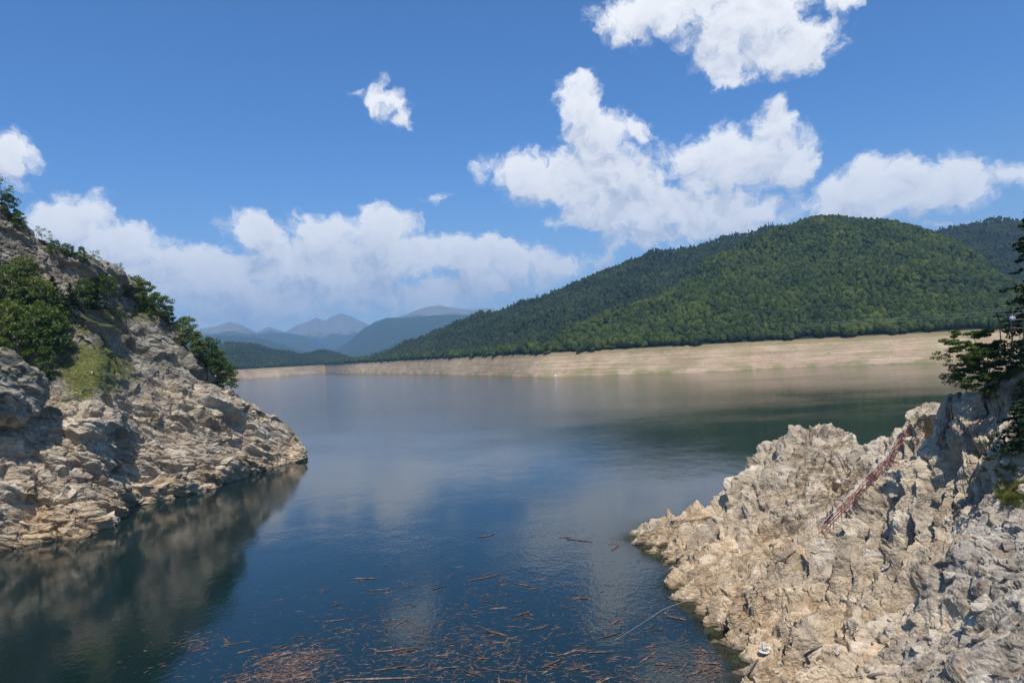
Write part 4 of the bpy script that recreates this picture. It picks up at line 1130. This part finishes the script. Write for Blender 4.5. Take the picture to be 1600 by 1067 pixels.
skinned('shirt', [(0, 0, .93), (0, 0, 1.2), (0, 0, 1.44), (-.19, 0, 1.42), (-.27, .05, 1.17), (.19, 0, 1.42), (.27, .05, 1.17)], [(0, 1), (1, 2), (2, 3), (3, 4), (2, 5), (5, 6)], [.165, .165, .145, .085, .07, .085, .07], M_SHIRT, pe)
skinned('trousers', [(0, 0, .95), (-.1, 0, .88), (-.11, .01, .5), (-.11, -.02, .1), (.1, 0, .88), (.11, .01, .5), (.11, -.02, .1)], [(0, 1), (1, 2), (2, 3), (0, 4), (4, 5), (5, 6)], [.155, .115, .085, .07, .115, .085, .07], M_TROUS, pe)
skinned('hair', [(0, .0, 1.69), (0, -.02, 1.77)], [(0, 1)], [.105, .075], M_HAIR, pe)

# ------------------------------------------------------------------ cables from the platform to the far shore
for j, (py0, py1, lab) in enumerate([(484, 541, 'upper thin cable strung from the lookout towards the far shore'), (489, 545, 'lower thin cable strung from the lookout towards the far shore')]):
    a_ = Vector(at_d(1640, py0 - 3, 76)); b_ = Vector(at_d(1180, py1 - 38, 1180)); pts = []
    for k_ in range(60):
        f = (k_ / 59) ** 2.2; q = a_.lerp(b_, f); q.z -= 46 * f * (1 - f) * .25; pts.append(q)
    bb = Buf(); bb.tube(pts, [.02 + .05 * (k_ / 59) ** 2.2 for k_ in range(60)], 5)
    o_ = link('cable', bb.mesh('cable', True), plain('cable_steel_%d' % j, (.45, .45, .45), .5)); tag(o_, lab, 'cable')

# ------------------------------------------------------------------ driftwood
STICKS = []
for s in range(8):
    r = random.Random(700 + s); bb = Buf(); pts = []
    for k_ in range(4): pts.append(((k_ / 3 - .5), r.uniform(-.9, .9), r.uniform(-.1, .1)))
    bb.tube(pts, [r.uniform(.35, .5), r.uniform(.4, .55), r.uniform(.3, .5), r.uniform(.12, .4)], 5)
    me = bb.mesh('driftwood'); 
    for v in me.vertices: pass
    co = np.array(bb.v); 
    # cross-section radius is kept separate from the length: x in stick lengths, y and z in stick widths
    me.materials.append(M_DRIFT); STICKS.append(me)
clusters = [  # image centre, spread, angle bias, number
    (452, 1044, 32, 16, 620), (490, 1022, 34, 8, 200), (410, 1064, 40, 10, 220), (520, 1000, 50, 10, 60), (660, 1010, 70, 26, 330), (760, 995, 50, 18, 160), (700, 1040, 80, 18, 280), (840, 1040, 90, 22, 300), (620, 975, 60, 14, 150),
    (640, 930, 110, 30, 170), (800, 960, 120, 40, 240), (960, 990, 80, 40, 230), (1000, 960, 60, 12, 90), (1080, 1030, 45, 28, 260), (1120, 1045, 22, 20, 200), (300, 1005, 18, 8, 50), (340, 1000, 16, 8, 40), (260, 1030, 40, 20, 60), (880, 845, 50, 8, 40), (950, 850, 40, 6, 30), (900, 920, 110, 30, 130), (560, 1050, 120, 26, 220), (980, 1050, 70, 16, 200), (480, 960, 50, 12, 40), (700, 900, 150, 20, 60)]
allp = []
for cx, cy, sx2, sy2, n_ in clusters:
    for _ in range(int(n_ * (1.0 if sx2 < 45 else .85))):
        px, py = random.gauss(cx, sx2), random.gauss(cy, sy2)
        if py < 830 or py > 1120 or px < 180: continue
        q = at_z(px, py, 0)
        if slope_z(np.array([q[0]]), np.array([q[1]]))[0] > -1.2: continue
        L_ = min(3.4, random.lognormvariate(-.85, .75)); dense = n_ > 250
        allp.append((L_, q[0], q[1], L_ * random.uniform(.045, .09) + .025, random.gauss(0.22, .45) if random.random() < (.35 if dense else .7) else random.uniform(0, 3.14), random.uniform(-.05, .05)))
allp.sort(key=lambda t: -t[0] * (100 / t[2]))
big, small = allp[:285], allp[285:]


def stick_label(x_, y_):
    px, py, _ = proj(np.array([x_, y_, 0.0]))
    if px > 1030: return 'brown driftwood stick floating beside the right rock shore', 'driftwood beside the right shore'
    if py < 905: return 'brown driftwood stick floating alone on the open water off the rock point', 'driftwood on the open water'
    if px < 380: return 'brown driftwood stick floating in the dark reflection of the left cliff', 'driftwood in the cliff reflection'
    if px < 560: return 'brown driftwood stick in or near the dense raft at the bottom left', 'driftwood of the dense raft'
    if px < 800: return 'brown driftwood stick in the loose drift at the bottom centre', 'driftwood at the bottom centre'
    return 'brown driftwood stick in the loose drift between the centre and the right rocks', 'driftwood right of the centre'


for (L_, x_, y_, w_, a_, t_) in big:
    o_ = bpy.data.objects.new('driftwood', STICKS[random.randrange(8)]); COL.objects.link(o_)
    o_.location = (x_, y_, w_ * .28); o_.scale = (L_, w_, w_ * .8); o_.rotation_euler = (random.uniform(-.3, .3), t_ * .3, a_)
    l_, g_ = stick_label(x_, y_); tag(o_, l_, 'driftwood', g_)
sv, sf = [], []
unit = [np.array([v.co[:] for v in me.vertices]) for me in STICKS]
unitf = [[list(pg.vertices) for pg in me.polygons] for me in STICKS]
for (L_, x_, y_, w_, a_, t_) in small:
    k_ = random.randrange(8); q = unit[k_] * np.array([L_, w_, w_ * .8]); ca, sa = math.cos(a_), math.sin(a_)
    q = np.stack([q[:, 0] * ca - q[:, 1] * sa + x_, q[:, 0] * sa + q[:, 1] * ca + y_, q[:, 2] + w_ * .25], 1)
    b0 = len(sv); sv += [tuple(v) for v in q]; sf += [[i_ + b0 for i_ in f] for f in unitf[k_]]
me = bpy.data.meshes.new('floating_debris'); me.from_pydata(sv, [], sf)
fd = link('floating_debris', me, M_DRIFT); tag(fd, 'small brown wood scraps floating among the driftwood', 'debris', kind='stuff')

long_logs = [((745, 839), (772, 835), .16, 'pale short log floating alone on the open water'), ((885, 842), (925, 846), .16, 'orange brown log floating at the far edge of the drift'), ((532, 1061), (650, 1058), .14, 'long straight pole floating right of the dense raft'), ((585, 1018), (645, 1011), .10, 'long thin pole floating above the bottom raft'),
             ((806, 961), (830, 954), .17, 'pale bent log floating left of the cloud reflection'), ((846, 1043), (880, 1028), .15, 'pale slanted pole floating at the bottom centre'), ((730, 907), (782, 897), .14, 'pale long log floating at the upper edge of the drift'), ((760, 985), (792, 993), .22, 'thick pale log in the drift at the bottom centre'),
             ((1040, 962), (1072, 968), .2, 'thick brown log floating near the rock shore'), ((893, 933), (925, 936), .15, 'brown curved log floating in the cloud reflection'), ((935, 997), (970, 987), .14, 'brown branch floating below the cloud reflection'), ((1095, 1015), (1105, 1020), .22, 'orange log stranded in the debris at the right shore')]
for (a2, b2_, r_, lab) in long_logs:
    a_ = Vector(at_z(*a2, .06)); b_ = Vector(at_z(*b2_, .06)); bb = Buf(); mid = a_.lerp(b_, .5) + Vector((.05, random.uniform(-.35, .35), .02))
    bb.tube([a_, a_.lerp(mid, .6), mid, mid.lerp(b_, .5), b_], [r_ * .6, r_ * .9, r_, r_ * .8, r_ * .5], 7)
    tag(link('floating_log', bb.mesh('log', True), M_DRIFT), lab, 'log')

# logs stranded on the rock
for (a2, b2_, r_, lab) in [((1463, 884), (1512, 878), .13, 'dark grey log lying across the pale slab at right'), ((1222, 878), (1246, 862), .16, 'grey log wedged on the rock below the stair'), ((1352, 1063), (1384, 1054), .22, 'brown log lying on the rock at the bottom right'), ((1255, 1032), (1285, 1012), .2, 'brown log lying in the gully above the stranded float'), ((1162, 1056), (1184, 1030), .16, 'pale curved log reaching into the water below the stranded float'), ((1178, 918), (1190, 932), .14, 'short dark log on the rock above the right shore')]:
    a_ = Vector(on_slope(*a2)); b_ = Vector(on_slope(*b2_)); a_.z += r_ + .15; b_.z += r_ + .15; bb = Buf(); mid = a_.lerp(b_, .5); mid.z += .1
    bb.tube([a_, mid, b_], [r_, r_ * .9, r_ * .55], 8); tag(link('stranded_log', bb.mesh('log', True), M_LOG), lab, 'log')

# small stranded float with ropes, mooring rope, bottle
b = Vector(on_slope(1192, 1018)); fl = empty('stranded_float', b + Vector((0, 0, .35)), .6); tag(fl, 'small white and green float tangled in ropes at the rock edge', 'float')
bb = Buf(); ring = [(math.cos(t) * .95, math.sin(t) * .55, .12 * math.cos(2 * t)) for t in np.linspace(0, 2 * math.pi, 17)]
bb.tube(ring, .17, 8, False); link('tube', bb.mesh('tube', True), M_WHITEPAINT, fl)
bb = Buf(); bb.box((0, 0, -.05), 1.5, .8, .08); link('floor', bb.mesh('floor'), plain('faded_green_tarp', (.13, .2, .12), .7), fl)
for x_, y_ in ((-.5, .3), (.1, .35), (.5, -.1), (-.2, -.2)):
    bb = Buf(); bb.tube([(x_, y_, 0), (x_ * .5, y_ * .5 + .2, 1.2)], .05, 6); link('pole', bb.mesh('pole', True), M_WHITEPAINT, fl)
M_ROPE = plain('white_rope', (.55, .52, .48), .8)
bb = Buf(); a_ = Vector(on_slope(1160, 993)) + Vector((0, 0, .5)); bb.tube([a_, a_.lerp(b, .5) + Vector((0, 0, .3)), b + Vector((0, 0, .7))], .03, 6); tag(link('rope', bb.mesh('rope', True), M_ROPE), 'short white rope from the stranded float up to the rock', 'rope')
bb = Buf(); a_ = Vector(on_slope(1092, 934)) + Vector((0, 0, .6)); c_ = Vector(at_z(960, 1000, .05)); e_ = Vector(at_z(1035, 952, .35)); bb.tube([a_, e_, e_.lerp(c_, .5) - Vector((0, 0, .12)), c_], [.02, .02, .014, .014], 6); tag(link('rope', bb.mesh('rope', True), M_ROPE), 'long pale mooring rope running from the rock shore into the water', 'rope')
b = Vector(on_slope(1219, 1058)); bo = empty('bottle', b + Vector((0, 0, .25))); bo.rotation_euler = (.5, .3, 0); tag(bo, 'small blue plastic bottle lying on the rock at the bottom', 'bottle')
bb = Buf(); bb.tube([(0, 0, -.22), (0, 0, -.2), (0, 0, .1), (0, 0, .2), (0, 0, .26)], [.1, .13, .13, .06, .05], 10); link('body', bb.mesh('body', True), plain('blue_plastic', (.05, .22, .55), .3, .5, .05), bo)
bb = Buf(); bb.tube([(0, 0, .26), (0, 0, .31)], .06, 10); link('cap', bb.mesh('cap'), M_WHITEPAINT, bo)

# ------------------------------------------------------------------ air
hb = Buf(); hb.box((0, 13000, 1150), 44000, 32000, 2380)
hz_me = hb.mesh('haze')
mt = bpy.data.materials.new('haze_air'); mt.use_nodes = True; mt.node_tree.nodes.clear(); n = NT(mt.node_tree)
pv = n.node('ShaderNodeVolumePrincipled'); pv.inputs['Color'].default_value = (0.34, 0.62, 1.0, 1); pv.inputs['Density'].default_value = 5.6e-5; pv.inputs['Anisotropy'].default_value = 0.0
ov = n.node('ShaderNodeOutputMaterial'); n.l.new(pv.outputs[0], ov.inputs['Volume'])
haze = link('haze', hz_me, mt); tag(haze, 'thin blue summer haze in the air over the lake', 'haze', kind='stuff')
